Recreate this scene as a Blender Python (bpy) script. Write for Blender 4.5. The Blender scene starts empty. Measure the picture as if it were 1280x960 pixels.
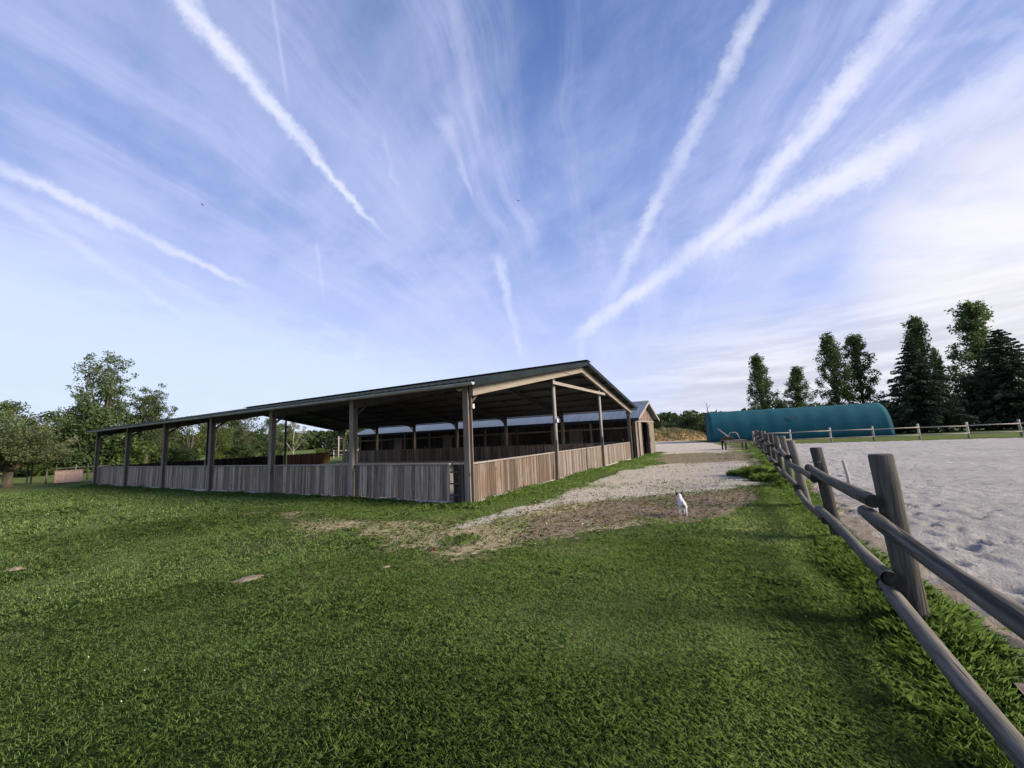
import bpy, bmesh, math, random
import numpy as np
from mathutils import Vector, Matrix

RNG = np.random.default_rng(7)
random.seed(7)
SC = bpy.context.scene
COL = SC.collection
PI = math.pi
R = math.radians

# ------------------------------------------------------------------ places
YAW = R(29.684)                      # the stable yard's grid, clockwise from +Y
CORNER = np.array([-1.209, 10.696])  # front corner post of the riding shelter
EX = np.array([math.cos(YAW), -math.sin(YAW)])   # yard x: right along the shelter front
EY = np.array([math.sin(YAW), math.cos(YAW)])    # yard y: away from the camera
def yard(x, y): return CORNER + x * EX + y * EY
def to_yard(P):
    d = np.asarray(P)[..., :2] - CORNER
    return d @ EX, d @ EY
FENCE0 = np.array([3.26, 3.57]); FDIR = np.array([.483, .876]); FDIR /= np.linalg.norm(FDIR)
FNORM = np.array([FDIR[1], -FDIR[0]])            # towards the sand
PALE_GRAVEL = [(2.4, 13.96), (4.64, 17.8), (7.6, 21.63), (11.08, 20.42), (7.82, 13.67), (6.65, 11.74), (4.44, 10.85), (2.35, 10.79), (0.8, 9.77), (-0.61, 8.4), (-1.35, 8.05), (-0.84, 9.28), (0.26, 10.36)]
BARE_EARTH = [(0.2, 8.62), (1.86, 10.41), (4.44, 10.85), (6.65, 11.74), (5.57, 9.71), (4.2, 8.11), (3.12, 7.75), (2.34, 8.07), (1.66, 7.78), (0.69, 7.06), (-0.12, 6.69)]
DRY_GRASS = [(-6.67, 10.97), (-3.85, 9.7), (-1.01, 8.41), (-0.13, 9.4), (1.37, 9.84), (0.98, 7.23), (-0.35, 6.37), (-1.35, 6.53), (-3.02, 7.62), (-4.65, 9.09)]
BROWN_STRIP = [(8.5, 25.67), (11.08, 31.69), (15.51, 27.93), (12.27, 20.88), (7.82, 13.67), (11.08, 20.42), (7.6, 21.63)]
FAR_TRACK = [(10.25, 29.67), (11.76, 41.33), (19.01, 76.94), (26.2, 65.0), (24.47, 54.93), (20.84, 40.98), (17.15, 32.9), (14.03, 28.25)]
WHOLE_TRACK = [(-0.64, 8.97), (1.21, 11.72), (2.4, 13.96), (4.43, 17.14), (7.24, 20.64), (10.61, 30.7), (20.84, 40.98), (15.67, 27.74), (10.91, 18.74), (6.28, 10.86), (3.75, 7.83), (0.7, 7.17)]
CONTRAILS = [
    ((-0.7885, 0.0762, -0.6104), (0.3752, 0.8459, -0.3791), 0.434, 0.02181, 0.0053, 1.0, 0.35),
    ((-0.4728, 0.0475, -0.8799), (0.4888, 0.845, -0.2171), 0.3394, 0.01381, 0.0065, 0.75, 0.35),
    ((-0.5544, -0.1792, -0.8127), (0.3731, 0.8194, -0.4352), 0.2841, 0.01165, 0.00616, 0.34, 0.35),
    ((-0.9104, -0.3852, -0.1512), (-0.1975, 0.7256, -0.6591), 0.1452, 0.00326, 0.00295, 0.28, 0.35),
    ((-0.9471, 0.116, -0.2993), (0.3004, 0.6489, -0.699), 0.1595, 0.01802, 0.00537, 0.32, 0.1),
    ((-0.9816, 0.0617, -0.181), (0.1901, 0.4161, -0.8892), 0.2436, 0.01695, 0.00788, 0.5, 0.1),
    ((-0.8635, 0.0525, 0.5016), (-0.2486, 0.821, -0.514), 0.5676, 0.01679, 0.0171, 0.7, 0.35),
    ((-0.7301, 0.0734, 0.6794), (-0.2984, 0.8601, -0.4137), 0.4521, 0.02744, 0.02253, 0.9, 0.35),
    ((-0.5466, -0.1105, 0.83), (-0.6884, 0.6236, -0.3704), 0.4125, 0.02432, 0.01747, 0.95, 0.1),
    ((-0.4346, -0.1746, 0.8835), (-0.5234, 0.8474, -0.09), 0.4605, 0.04178, 0.02075, 1.0, 0.35),
    ((-0.9138, -0.3882, -0.1195), (-0.0678, 0.4358, -0.8975), 0.125, 0.00425, 0.00353, 0.25, 0.1),
    ((-0.8946, -0.3901, 0.2182), (-0.2955, 0.1501, -0.9435), 0.0834, 0.00921, 0.00552, 0.2, 0.1),
    ((-0.9636, -0.1071, -0.2449), (0.1173, 0.6538, -0.7475), 0.1046, 0.00975, 0.00519, 0.2, 0.1),
    ((-0.9894, 0.0475, -0.1372), (0.1219, 0.7847, -0.6078), 0.2487, 0.0141, 0.00855, 0.16, 0.35),
    ((-0.9744, 0.1944, -0.1133), (0.1543, 0.2107, -0.9653), 0.063, 0.01548, 0.00777, 0.3, 0.1),
    ((-0.0934, -0.6572, 0.7479), (-0.6932, 0.5822, 0.425), 0.1375, 0.01068, 0.00738, 0.25, 0.35),
    ((-0.5322, -0.0941, -0.8414), (0.4586, 0.8034, -0.3799), 0.3387, 0.01125, 0.00838, 0.18, 0.1),
]
BIRD1 = (2.32, 60.0, 38.8)
BIRD2 = (-43.97, 55.0, 37.31)


# ------------------------------------------------------------------ numpy noise
def _h(ix, iy, s):
    n = (ix * 374761393 + iy * 668265263 + s * 982451653) & 0x7fffffff
    n = ((n ^ (n >> 13)) * 1274126177) & 0x7fffffff
    return ((n ^ (n >> 16)) & 0xffff) / 65535.0
def vnoise(x, y, s=0):
    ix = np.floor(x).astype(np.int64); iy = np.floor(y).astype(np.int64)
    fx = x - ix; fy = y - iy
    fx = fx * fx * (3 - 2 * fx); fy = fy * fy * (3 - 2 * fy)
    a = _h(ix, iy, s); b = _h(ix + 1, iy, s); c = _h(ix, iy + 1, s); d = _h(ix + 1, iy + 1, s)
    return (a * (1 - fx) + b * fx) * (1 - fy) + (c * (1 - fx) + d * fx) * fy
def fbm(x, y, s=0, o=4):
    t = 0; a = .5; n = 0
    for k in range(o):
        t = t + a * vnoise(x * 2 ** k, y * 2 ** k, s + k); n += a; a *= .5
    return t / n
def sdist(poly, x, y):
    """signed distance to a polygon, positive inside"""
    P = np.array(poly); ins = np.zeros(x.shape, bool); d = np.full(x.shape, 1e9)
    for i in range(len(P)):
        a = P[i]; b = P[(i + 1) % len(P)]; e = b - a
        t = np.clip(((x - a[0]) * e[0] + (y - a[1]) * e[1]) / (e @ e), 0, 1)
        d = np.minimum(d, np.hypot(x - a[0] - t * e[0], y - a[1] - t * e[1]))
        c = ((a[1] > y) != (b[1] > y))
        with np.errstate(divide='ignore', invalid='ignore'):
            xi = (b[0] - a[0]) * (y - a[1]) / (b[1] - a[1] + 1e-12) + a[0]
        ins ^= c & (x < xi)
    return np.where(ins, d, -d)
def sstep(a, b, x):
    t = np.clip((x - a) / (b - a), 0, 1); return t * t * (3 - 2 * t)
def gz(x, y):
    """height of the lawn"""
    u, v = to_yard(np.stack([x, y], -1))
    r = np.hypot(x, y)
    flat = sstep(-.3, -3, np.minimum(np.minimum(v + 0, 50), 50)) if False else 1
    return ((fbm(x * .55, y * .55, 11, 2) - .5) * .07 + (fbm(x * .13, y * .13, 12, 2) - .5) * .10) * sstep(45, 12, r) - .012
def masks(x, y):
    wob = (fbm(x * .9, y * .9, 21, 4) - .5)
    far = np.clip(np.hypot(x, y) / 14, .6, 3)
    w = wob * 1.0 * far
    pale = np.maximum(sstep(-.35, .45, sdist(PALE_GRAVEL, x, y) + w), sstep(-.5, .6, sdist(FAR_TRACK, x, y) + w * .6))
    earth = np.maximum(sstep(-.3, .4, sdist(BARE_EARTH, x, y) + w), sstep(-.3, .5, sdist(BROWN_STRIP, x, y) + w) * .8)
    dry = np.maximum(sstep(-1.1, 1.1, sdist(DRY_GRASS, x, y) + w * 2.0), .85 * sstep(-.5, .5, sdist(WHOLE_TRACK, x, y) + w))
    u, v = to_yard(np.stack([x, y], -1))
    track = sstep(1.5, 4, v) * sstep(1, 0, np.abs(u - 3.7) / 3)
    mid = u - 3.7 - .35 * np.sin(v * .28)
    pale = np.clip(pale + track * (.30 * np.exp(-((np.abs(mid) - .8) / .28) ** 2) - .18 * np.exp(-(mid / .38) ** 2) * fbm(x * 1.2, y * 1.2, 27, 3) * 1.6), 0, 1)   # wheel tracks and the weedy crown between them
    return pale, earth, dry

# ------------------------------------------------------------------ materials
class NT:
    def __init__(self, tree): self.t = tree
    def n(self, typ, **kw):
        nd = self.t.nodes.new(typ)
        for k, v in kw.items():
            if k == 'ins':
                for kk, vv in v.items():
                    if isinstance(vv, bpy.types.NodeSocket): self.t.links.new(vv, nd.inputs[kk])
                    else: nd.inputs[kk].default_value = vv
            else: setattr(nd, k, v)
        return nd
    def math(self, op, a, b=None, c=None, clamp=False):
        nd = self.t.nodes.new('ShaderNodeMath'); nd.operation = op; nd.use_clamp = clamp
        for i, v in enumerate((a, b, c)):
            if v is None: continue
            if isinstance(v, bpy.types.NodeSocket): self.t.links.new(v, nd.inputs[i])
            else: nd.inputs[i].default_value = v
        return nd.outputs[0]
    def vec(self, op, a, b=None):
        nd = self.t.nodes.new('ShaderNodeVectorMath'); nd.operation = op
        for i, v in enumerate((a, b)):
            if v is None: continue
            if isinstance(v, bpy.types.NodeSocket): self.t.links.new(v, nd.inputs[i])
            else: nd.inputs[i].default_value = v
        return nd.outputs['Value'] if op in ('DOT_PRODUCT', 'LENGTH') else nd.outputs[0]
    def noise(self, vec, scale, detail=4, rough=.55, out='Fac', dist=0.0):
        nd = self.t.nodes.new('ShaderNodeTexNoise')
        self.t.links.new(vec, nd.inputs['Vector'])
        nd.inputs['Scale'].default_value = scale; nd.inputs['Detail'].default_value = detail
        nd.inputs['Roughness'].default_value = rough; nd.inputs['Distortion'].default_value = dist
        return nd.outputs[out]
    def mapping(self, vec, scale=(1, 1, 1), rot=(0, 0, 0), loc=(0, 0, 0)):
        nd = self.t.nodes.new('ShaderNodeMapping'); self.t.links.new(vec, nd.inputs[0])
        nd.inputs['Scale'].default_value = scale; nd.inputs['Rotation'].default_value = rot; nd.inputs['Location'].default_value = loc
        return nd.outputs[0]
    def ramp(self, f, lo, hi, a=0., b=1.):
        nd = self.t.nodes.new('ShaderNodeMapRange'); nd.interpolation_type = 'SMOOTHSTEP'
        self.t.links.new(f, nd.inputs[0])
        for i, v in enumerate((lo, hi, a, b)): nd.inputs[i + 1].default_value = v
        return nd.outputs[0]
    def mix(self, f, a, b, blend='MIX'):
        nd = self.t.nodes.new('ShaderNodeMix'); nd.data_type = 'RGBA'; nd.blend_type = blend; nd.clamp_factor = True
        for i, v in ((0, f), (6, a), (7, b)):
            if isinstance(v, bpy.types.NodeSocket): self.t.links.new(v, nd.inputs[i])
            else: nd.inputs[i].default_value = (*v, 1) if isinstance(v, tuple) and len(v) == 3 else v
        return nd.outputs[2]
    def attr(self, name, out='Fac'):
        nd = self.t.nodes.new('ShaderNodeAttribute'); nd.attribute_name = name; return nd.outputs[out]
    def coord(self, out='Object'):
        return self.t.nodes.new('ShaderNodeTexCoord').outputs[out]

MATS = {}
def new_mat(name):
    m = bpy.data.materials.new(name); m.use_nodes = True
    nt = m.node_tree; nt.nodes.clear(); T = NT(nt)
    out = T.n('ShaderNodeOutputMaterial'); bs = T.n('ShaderNodeBsdfPrincipled')
    nt.links.new(bs.outputs[0], out.inputs[0])
    MATS[name] = m
    return m, T, bs, out
def setc(T, bs, col=None, rough=.8, metal=0., bump=None, bstr=.3, bdist=.02, spec=.3):
    if col is not None:
        if isinstance(col, bpy.types.NodeSocket): T.t.links.new(col, bs.inputs['Base Color'])
        else: bs.inputs['Base Color'].default_value = (*col, 1)
    if isinstance(rough, bpy.types.NodeSocket): T.t.links.new(rough, bs.inputs['Roughness'])
    else: bs.inputs['Roughness'].default_value = rough
    bs.inputs['Metallic'].default_value = metal
    bs.inputs['Specular IOR Level'].default_value = spec
    if bump is not None:
        b = T.n('ShaderNodeBump'); b.inputs['Strength'].default_value = bstr; b.inputs['Distance'].default_value = bdist
        T.t.links.new(bump, b.inputs['Height']); T.t.links.new(b.outputs[0], bs.inputs['Normal'])

def wood(name, dark, light, stain, axis='Z', fine=14., mossy=0., rough=.85):
    """weathered boards: streaks along the grain, a shade of its own per board (attribute tint)"""
    m, T, bs, _ = new_mat(name)
    c = T.coord()
    s = {'Z': (1, 1, .07), 'X': (.07, 1, 1), 'Y': (1, .07, 1)}[axis]
    g = T.noise(T.mapping(c, s), fine, 6, .65)
    g2 = T.noise(T.mapping(c, s, loc=(3, 7, 1)), fine * 4, 4, .7)
    blot = T.noise(c, 1.1, 4, .6)
    tint = T.attr('tint')
    f = T.math('ADD', T.math('MULTIPLY', g, .9), T.math('MULTIPLY', T.math('SUBTRACT', tint, .5), .5))
    f = T.math('ADD', f, T.math('MULTIPLY', T.math('SUBTRACT', g2, .5), .55))
    col = T.mix(T.ramp(f, .2, .85), dark, light)
    crk = T.noise(T.mapping(c, tuple(q * (.35 if q < 1 else 1) for q in s), loc=(1, 2, 9)), fine * 1.6, 3, .5)
    col = T.mix(T.ramp(crk, .60, .70, 0, .8), col, tuple(v * .35 for v in dark))
    col = T.mix(T.math('MULTIPLY', T.ramp(blot, .45, .7), .55), col, stain)
    kn = T.n('ShaderNodeTexVoronoi', ins={'Vector': T.mapping(c, tuple(1.0 if q == 1 else .45 for q in s)), 'Scale': 3.1}).outputs['Distance']
    col = T.mix(T.ramp(kn, .11, .05, 0, .75), col, tuple(v * .4 for v in dark))
    moss = T.noise(T.mapping(c, (1, 1, 1), loc=(4, 4, 2)), 4.5, 6, .7)
    col = T.mix(T.math('MULTIPLY', T.ramp(moss, .58, .68), mossy), col, (.075, .095, .045))
    setc(T, bs, col, rough, bump=T.math('SUBTRACT', T.math('ADD', g2, g), T.math('MULTIPLY', T.ramp(crk, .58, .70), 1.5)), bstr=.8, bdist=.008, spec=.2)
    return m
def plain(name, c1, c2, scale=3., rough=.6, metal=0., bstr=.15, spec=.3, stretch=(1, 1, 1)):
    m, T, bs, _ = new_mat(name)
    c = T.mapping(T.coord(), stretch)
    f = T.noise(c, scale, 6, .6)
    f2 = T.noise(c, scale * 9, 3, .6)
    ff = T.math('ADD', T.math('MULTIPLY', f, .75), T.math('MULTIPLY', f2, .25))
    setc(T, bs, T.mix(T.ramp(ff, .3, .7), c1, c2), rough, metal, bump=f2, bstr=bstr, bdist=.01, spec=spec)
    return m
def leafmat(name, a, b, c, trans=.35, big=.5):
    """leaves: per-leaf tint, broad clumps lighter and darker, light passing through"""
    m = bpy.data.materials.new(name); m.use_nodes = True; nt = m.node_tree; nt.nodes.clear(); T = NT(nt)
    out = T.n('ShaderNodeOutputMaterial')
    t = T.attr('tint')
    obj = T.n('ShaderNodeObjectInfo')
    p = T.n('ShaderNodeNewGeometry').outputs['Position']
    n = T.noise(p, big, 3, .6)
    f = T.math('ADD', T.math('MULTIPLY', t, .6), T.math('MULTIPLY', T.math('SUBTRACT', n, .35), .9))
    col = T.mix(T.ramp(f, .05, .6), a, b)
    col = T.mix(T.ramp(f, .6, 1.0), col, c)
    hsv = T.n('ShaderNodeHueSaturation', ins={'Color': col})
    T.t.links.new(T.math('ADD', .485, T.math('MULTIPLY', obj.outputs['Random'], .03)), hsv.inputs['Hue'])
    T.t.links.new(T.math('ADD', .85, T.math('MULTIPLY', obj.outputs['Random'], .3)), hsv.inputs['Value'])
    d = T.n('ShaderNodeBsdfPrincipled'); T.t.links.new(hsv.outputs[0], d.inputs['Base Color'])
    d.inputs['Roughness'].default_value = .55; d.inputs['Specular IOR Level'].default_value = .25
    tr = T.n('ShaderNodeBsdfTranslucent'); T.t.links.new(hsv.outputs[0], tr.inputs['Color'])
    mx = T.n('ShaderNodeMixShader', ins={0: trans, 1: d.outputs[0], 2: tr.outputs[0]})
    nt.links.new(mx.outputs[0], out.inputs[0]); MATS[name] = m
    return m

# ------------------------------------------------------------------ mesh helper
class MB:
    def __init__(self): self.v = []; self.f = []; self.t = []; self.sm = []
    def add(self, vs, fs, tint=.5, smooth=False):
        o = len(self.v); self.v.extend([tuple(map(float, p)) for p in vs]); self.t.extend([tint] * len(vs))
        for f in fs: self.f.append(tuple(i + o for i in f)); self.sm.append(smooth)
    def box(self, lo, hi, tint=.5):
        x0, y0, z0 = lo; x1, y1, z1 = hi
        self.add([(x0, y0, z0), (x1, y0, z0), (x1, y1, z0), (x0, y1, z0), (x0, y0, z1), (x1, y0, z1), (x1, y1, z1), (x0, y1, z1)],
                 [(0, 3, 2, 1), (4, 5, 6, 7), (0, 1, 5, 4), (1, 2, 6, 5), (2, 3, 7, 6), (3, 0, 4, 7)], tint)
    def beam(self, p, q, w, h, tint=.5, up=(0, 0, 1)):
        p = Vector(p); q = Vector(q); d = (q - p).normalized(); u = Vector(up)
        s = d.cross(u)
        if s.length < 1e-4: s = d.cross(Vector((0, 1, 0)))
        s.normalize(); u = s.cross(d)
        vs = [b + s * (a * w / 2) + u * (c * h / 2) for b in (p, q) for a, c in ((-1, -1), (1, -1), (1, 1), (-1, 1))]
        self.add(vs, [(3, 2, 1, 0), (4, 5, 6, 7), (0, 1, 5, 4), (1, 2, 6, 5), (2, 3, 7, 6), (3, 0, 4, 7)], tint)
    def tube(self, pts, rad, n=8, tint=.5, caps=True, wob=0.):
        pts = [Vector(p) for p in pts]
        if not hasattr(rad, '__len__'): rad = [rad] * len(pts)
        vs = []; fs = []; ref = None
        for i, p in enumerate(pts):
            d = (pts[min(i + 1, len(pts) - 1)] - pts[max(i - 1, 0)]).normalized()
            if ref is None: ref = Vector((0, 0, 1)) if abs(d.z) < .9 else Vector((1, 0, 0))
            a = d.cross(ref).normalized(); b = a.cross(d); ref = b
            for k in range(n):
                an = 2 * PI * k / n
                rr = rad[i] * (1 + (random.uniform(-wob, wob) if wob else 0))
                vs.append(p + (a * math.cos(an) + b * math.sin(an)) * rr)
        for i in range(len(pts) - 1):
            for k in range(n):
                fs.append((i * n + k, i * n + (k + 1) % n, (i + 1) * n + (k + 1) % n, (i + 1) * n + k))
        o = len(self.f)
        self.add(vs, fs, tint, True)
        if caps:
            b0 = len(self.v) - len(vs)
            self.f.append(tuple(b0 + k for k in reversed(range(n)))); self.sm.append(False)
            self.f.append(tuple(b0 + (len(pts) - 1) * n + k for k in range(n))); self.sm.append(False)
    def mesh(self, name, mat):
        me = bpy.data.meshes.new(name); me.from_pydata(self.v, [], self.f)
        if mat: me.materials.append(mat)
        at = me.attributes.new('tint', 'FLOAT', 'POINT'); at.data.foreach_set('value', self.t)
        me.polygons.foreach_set('use_smooth', self.sm); me.update()
        return me
    def build(self, name, mat, parent=None, loc=None):
        return link(name, self.mesh(name, mat), parent, loc)
def link(name, data, parent=None, loc=None):
    o = bpy.data.objects.new(name, data); COL.objects.link(o)
    if parent is not None: o.parent = parent
    if loc is not None: o.location = loc
    return o
def tag(o, label=None, cat=None, group=None, kind=None):
    if label: o['label'] = label
    if cat: o['category'] = cat
    if group: o['group'] = group
    if kind: o['kind'] = kind
    return o
def empty(name, loc=(0, 0, 0), rz=0):
    o = link(name, None); o.location = loc; o.rotation_euler = (0, 0, rz); o.empty_display_size = .2
    return o
def bevel(o, w=.006, seg=2):
    md = o.modifiers.new('edge', 'BEVEL'); md.width = w; md.segments = seg; md.limit_method = 'ANGLE'; md.angle_limit = R(50)
    return o
def quads_mesh(name, V, tint, mat, per=4, extra=None, smooth=False):
    """many separate n-gons from an (N, per, 3) array"""
    N = V.shape[0]
    me = bpy.data.meshes.new(name)
    me.vertices.add(N * per); me.loops.add(N * per); me.polygons.add(N)
    me.vertices.foreach_set('co', V.reshape(-1).astype(np.float32))
    me.loops.foreach_set('vertex_index', np.arange(N * per, dtype=np.int32))
    me.polygons.foreach_set('loop_start', np.arange(0, N * per, per, dtype=np.int32))
    at = me.attributes.new('tint', 'FLOAT', 'POINT'); at.data.foreach_set('value', np.repeat(tint, per).astype(np.float32))
    me.materials.append(mat); me.update(calc_edges=True)
    return me
def grid_mesh(name, X, Y, Z, mat, keep=None, attrs=None):
    ny, nx = X.shape
    me = bpy.data.meshes.new(name)
    idx = np.arange(nx * ny).reshape(ny, nx)
    q = np.stack([idx[:-1, :-1], idx[:-1, 1:], idx[1:, 1:], idx[1:, :-1]], -1).reshape(-1, 4)
    if keep is not None:
        k = keep[:-1, :-1] | keep[1:, :-1] | keep[:-1, 1:] | keep[1:, 1:]
        q = q[k.reshape(-1)]
    used = np.unique(q); remap = np.full(nx * ny, -1); remap[used] = np.arange(len(used))
    V = np.stack([X, Y, Z], -1).reshape(-1, 3)[used]; q = remap[q]
    me.vertices.add(len(V)); me.loops.add(q.size); me.polygons.add(len(q))
    me.vertices.foreach_set('co', V.reshape(-1).astype(np.float32))
    me.loops.foreach_set('vertex_index', q.reshape(-1).astype(np.int32))
    me.polygons.foreach_set('loop_start', np.arange(0, q.size, 4, dtype=np.int32))
    me.polygons.foreach_set('use_smooth', np.ones(len(q), bool))
    for n, a in (attrs or {}).items():
        at = me.attributes.new(n, 'FLOAT', 'POINT'); at.data.foreach_set('value', a.reshape(-1)[used].astype(np.float32))
    me.materials.append(mat); me.update(calc_edges=True)
    return me

# ------------------------------------------------------------------ camera
cam = bpy.data.cameras.new('camera'); cam.sensor_width = 36; cam.lens = 36 * 506.6 / 1280
cam.clip_start = .05; cam.clip_end = 6000
co = bpy.data.objects.new('camera', cam); COL.objects.link(co)
co.matrix_world = Matrix.Translation((0, 0, 1.7)) @ Matrix.Rotation(R(90 + 7.463), 4, 'X') @ Matrix.Rotation(R(-2.581), 4, 'Z')
SC.camera = co
SC.view_settings.view_transform = 'Standard'; SC.view_settings.look = 'None'; SC.view_settings.gamma = 1
SC.view_settings.exposure = 0.75; SC.view_settings.use_curve_mapping = False
SC.render.engine = 'CYCLES'
SC.cycles.use_denoising = True
SC.cycles.max_bounces = 6; SC.cycles.diffuse_bounces = 3; SC.cycles.transparent_max_bounces = 4
SC.cycles.caustics_reflective = False; SC.cycles.caustics_refractive = False

# ------------------------------------------------------------------ light and sky
SUN_AZ, SUN_EL = 108., 24.
sl = bpy.data.lights.new('sun', 'SUN'); sl.energy = 4.5; sl.angle = R(20); sl.color = (1, .85, .66)
so = bpy.data.objects.new('sun', sl); COL.objects.link(so); so.rotation_euler = (R(90 - SUN_EL), 0, R(180 - SUN_AZ)); so.location = (0, 0, 40)

W = bpy.data.worlds.new('World'); SC.world = W; W.use_nodes = True
wt = W.node_tree; wt.nodes.clear(); T = NT(wt)
wout = T.n('ShaderNodeOutputWorld'); bg = T.n('ShaderNodeBackground'); bg.inputs['Strength'].default_value = .1
wt.links.new(bg.outputs[0], wout.inputs[0])
sky = T.n('ShaderNodeTexSky', sky_type='NISHITA', sun_disc=False)
sky.sun_elevation = R(SUN_EL); sky.sun_rotation = R(SUN_AZ); sky.air_density = 1.0; sky.dust_density = .6; sky.ozone_density = 2.0
d0 = T.coord('Generated')
sep = T.n('ShaderNodeSeparateXYZ', ins={0: d0}); dx, dy, dz = sep.outputs
# cirrus drawn on a level sheet high above
den = T.math('ADD', T.math('MAXIMUM', dz, 0.0), .10)
pl = T.n('ShaderNodeCombineXYZ'); wt.links.new(T.math('DIVIDE', dx, den), pl.inputs[0]); wt.links.new(T.math('DIVIDE', dy, den), pl.inputs[1])
pl = pl.outputs[0]
warp = T.noise(pl, .7, 3, .5, out='Color')
plw = T.vec('ADD', pl, T.vec('MULTIPLY', T.vec('SUBTRACT', warp, (.5, .5, .5)), (.45, .45, .45)))
def along(v, az, s, loc=(0, 0, 0)): return T.mapping(T.mapping(v, (1, 1, 1), (0, 0, R(az))), s, (0, 0, 0), loc)   # fibres running towards azimuth az
c1 = T.noise(along(plw, 12, (1.25, .34, 1)), 1.0, 8, .60)
c2 = T.noise(along(plw, -38, (2.1, .55, 1), (4, 1, 0)), 1.4, 7, .62)
c3 = T.noise(T.mapping(plw, (1, 1, 1), (0, 0, 0), (9, 3, 0)), 3.2, 8, .62)
cir = T.math('ADD', T.math('ADD', T.math('MULTIPLY', c1, .52), T.math('MULTIPLY', c2, .33)), T.math('MULTIPLY', c3, .22))
cir = T.ramp(cir, .43, .67)
elv = T.n('ShaderNodeValToRGB'); wt.links.new(T.math('MULTIPLY', dz, 1.0, clamp=True), elv.inputs[0])
cr_ = elv.color_ramp; cr_.interpolation = 'EASE'
for q_, c_ in ((0.0, (.40, .47, .64)), (.10, (.41, .47, .69)), (.30, (.275, .340, .60)), (.50, (.150, .220, .465)), (.80, (.060, .118, .30))):
    e_ = cr_.elements.new(q_); e_.color = (*c_, 1)
cr_.elements.remove(cr_.elements[0]); cr_.elements.remove(cr_.elements[-1])
grad = T.vec('MULTIPLY', elv.outputs[0], (10, 10, 10))
base = T.mix(.15, grad, sky.outputs[0])
right = T.ramp(T.vec('DOT_PRODUCT', d0, (0.768, 0.587, 0.257)), .80, 1.0)
ccol = T.mix(right, (3.6, 4.0, 5.9), (3.8, 4.1, 5.8))
veil = T.math('MULTIPLY', cir, T.math('ADD', .70, T.math('MULTIPLY', right, .10)), clamp=True)
veil = T.math('MULTIPLY', veil, T.ramp(dz, .85, .35, .62, 1.0))
skyc = T.mix(veil, base, ccol)
# fine lavender streaks fanning out from low in front
st1 = T.noise(along(plw, 14, (3.0, .26, 1), (1, 8, 0)), 1.3, 7, .66)
skyc = T.mix(T.math('MULTIPLY', T.ramp(st1, .45, .74), .45), skyc, (4.4, 4.6, 6.6))
# white cloud bank on the right
bank = T.noise(T.mapping(plw, (.35, .9, 1), (0, 0, R(20)), (2, 5, 0)), 1.3, 9, .6)
rb = T.math('MULTIPLY', T.ramp(T.vec('DOT_PRODUCT', d0, (0.768, 0.587, 0.257)), .974, 1.0), T.ramp(T.math('ADD', bank, T.math('MULTIPLY', right, .22)), .40, .72))
skyc = T.mix(T.math('MULTIPLY', rb, .72), skyc, (6.6, 6.35, 6.1))
bl = T.noise(T.mapping(d0, (1.6, 1.6, 15), loc=(.3, 0, 0)), 2.4, 7, .6)
lowr = T.math('MULTIPLY', T.ramp(dz, .30, .10), T.ramp(dx, .12, .55))
skyc = T.mix(T.math('MULTIPLY', lowr, .75), skyc, T.mix(T.ramp(bl, .36, .64), (3.75, 3.75, 4.15), (5.7, 5.6, 5.7)))
# pale bank low on the left
ll = T.math('MULTIPLY', T.ramp(T.math('ADD', T.math('SUBTRACT', dz, T.math('MULTIPLY', dx, -.20)), T.math('MULTIPLY', T.math('SUBTRACT', c3, .5), .16)), .25, .08), T.ramp(dx, .25, -.5))
skyc = T.mix(T.math('MULTIPLY', ll, .75), skyc, (4.3, 5.1, 6.2))
# contrails: each a great circle with its own width
wob = T.vec('ADD', T.vec('MULTIPLY', T.vec('SUBTRACT', T.noise(d0, 9., 5, .65, out='Color'), (.5, .5, .5)), (.034, .034, .034)),
            T.vec('MULTIPLY', T.vec('SUBTRACT', T.noise(d0, 42., 4, .65, out='Color'), (.5, .5, .5)), (.020, .020, .020)))
dw = T.vec('ADD', d0, wob)
puff = T.noise(T.vec('ADD', d0, T.vec('MULTIPLY', T.noise(d0, 16., 4, .6, out='Color'), (.05, .05, .05))), 46., 8, .72)
patch = T.ramp(T.noise(d0, 6.5, 4, .6), .30, .62, .50, 1.0)
total = None
for n, e, L, w1, w2, s, f0 in CONTRAILS:
    a = T.math('ABSOLUTE', T.vec('DOT_PRODUCT', dw if w1 > .006 else d0, n))
    t = T.math('DIVIDE', T.vec('DOT_PRODUCT', d0, e), L)
    w = T.math('MULTIPLY_ADD', t, (w2 - w1) * 1.6, w1 * 1.6)
    k = T.math('SUBTRACT', 1.0, T.math('DIVIDE', a, T.math('MAXIMUM', w, .0012)), clamp=True)
    k = T.math('MULTIPLY', T.ramp(T.math('ADD', k, T.math('MULTIPLY', T.math('SUBTRACT', puff, .5), 1.15)), .10, .85), T.math('POWER', k, .5)) if w1 > .006 else T.math('POWER', k, 1.2)
    en = T.math('MULTIPLY', T.ramp(t, -f0, f0 * .5), T.ramp(t, 1.08, .80))
    k = T.math('MULTIPLY', T.math('MULTIPLY', k, en), s)
    total = k if total is None else T.math('MAXIMUM', total, k)
total = T.math('MULTIPLY', T.math('MULTIPLY', T.math('MULTIPLY', total, 1.0), patch), T.ramp(dz, .0, .1), clamp=True)
skyc = T.mix(total, skyc, (5.0, 5.2, 6.4))
hz = T.ramp(dz, .10, -.01)
skyc = T.mix(T.math('MULTIPLY', hz, .5), skyc, (4.3, 4.6, 5.4))
wt.links.new(skyc, bg.inputs['Color'])

# ------------------------------------------------------------------ materials of the place
M = MATS
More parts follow.
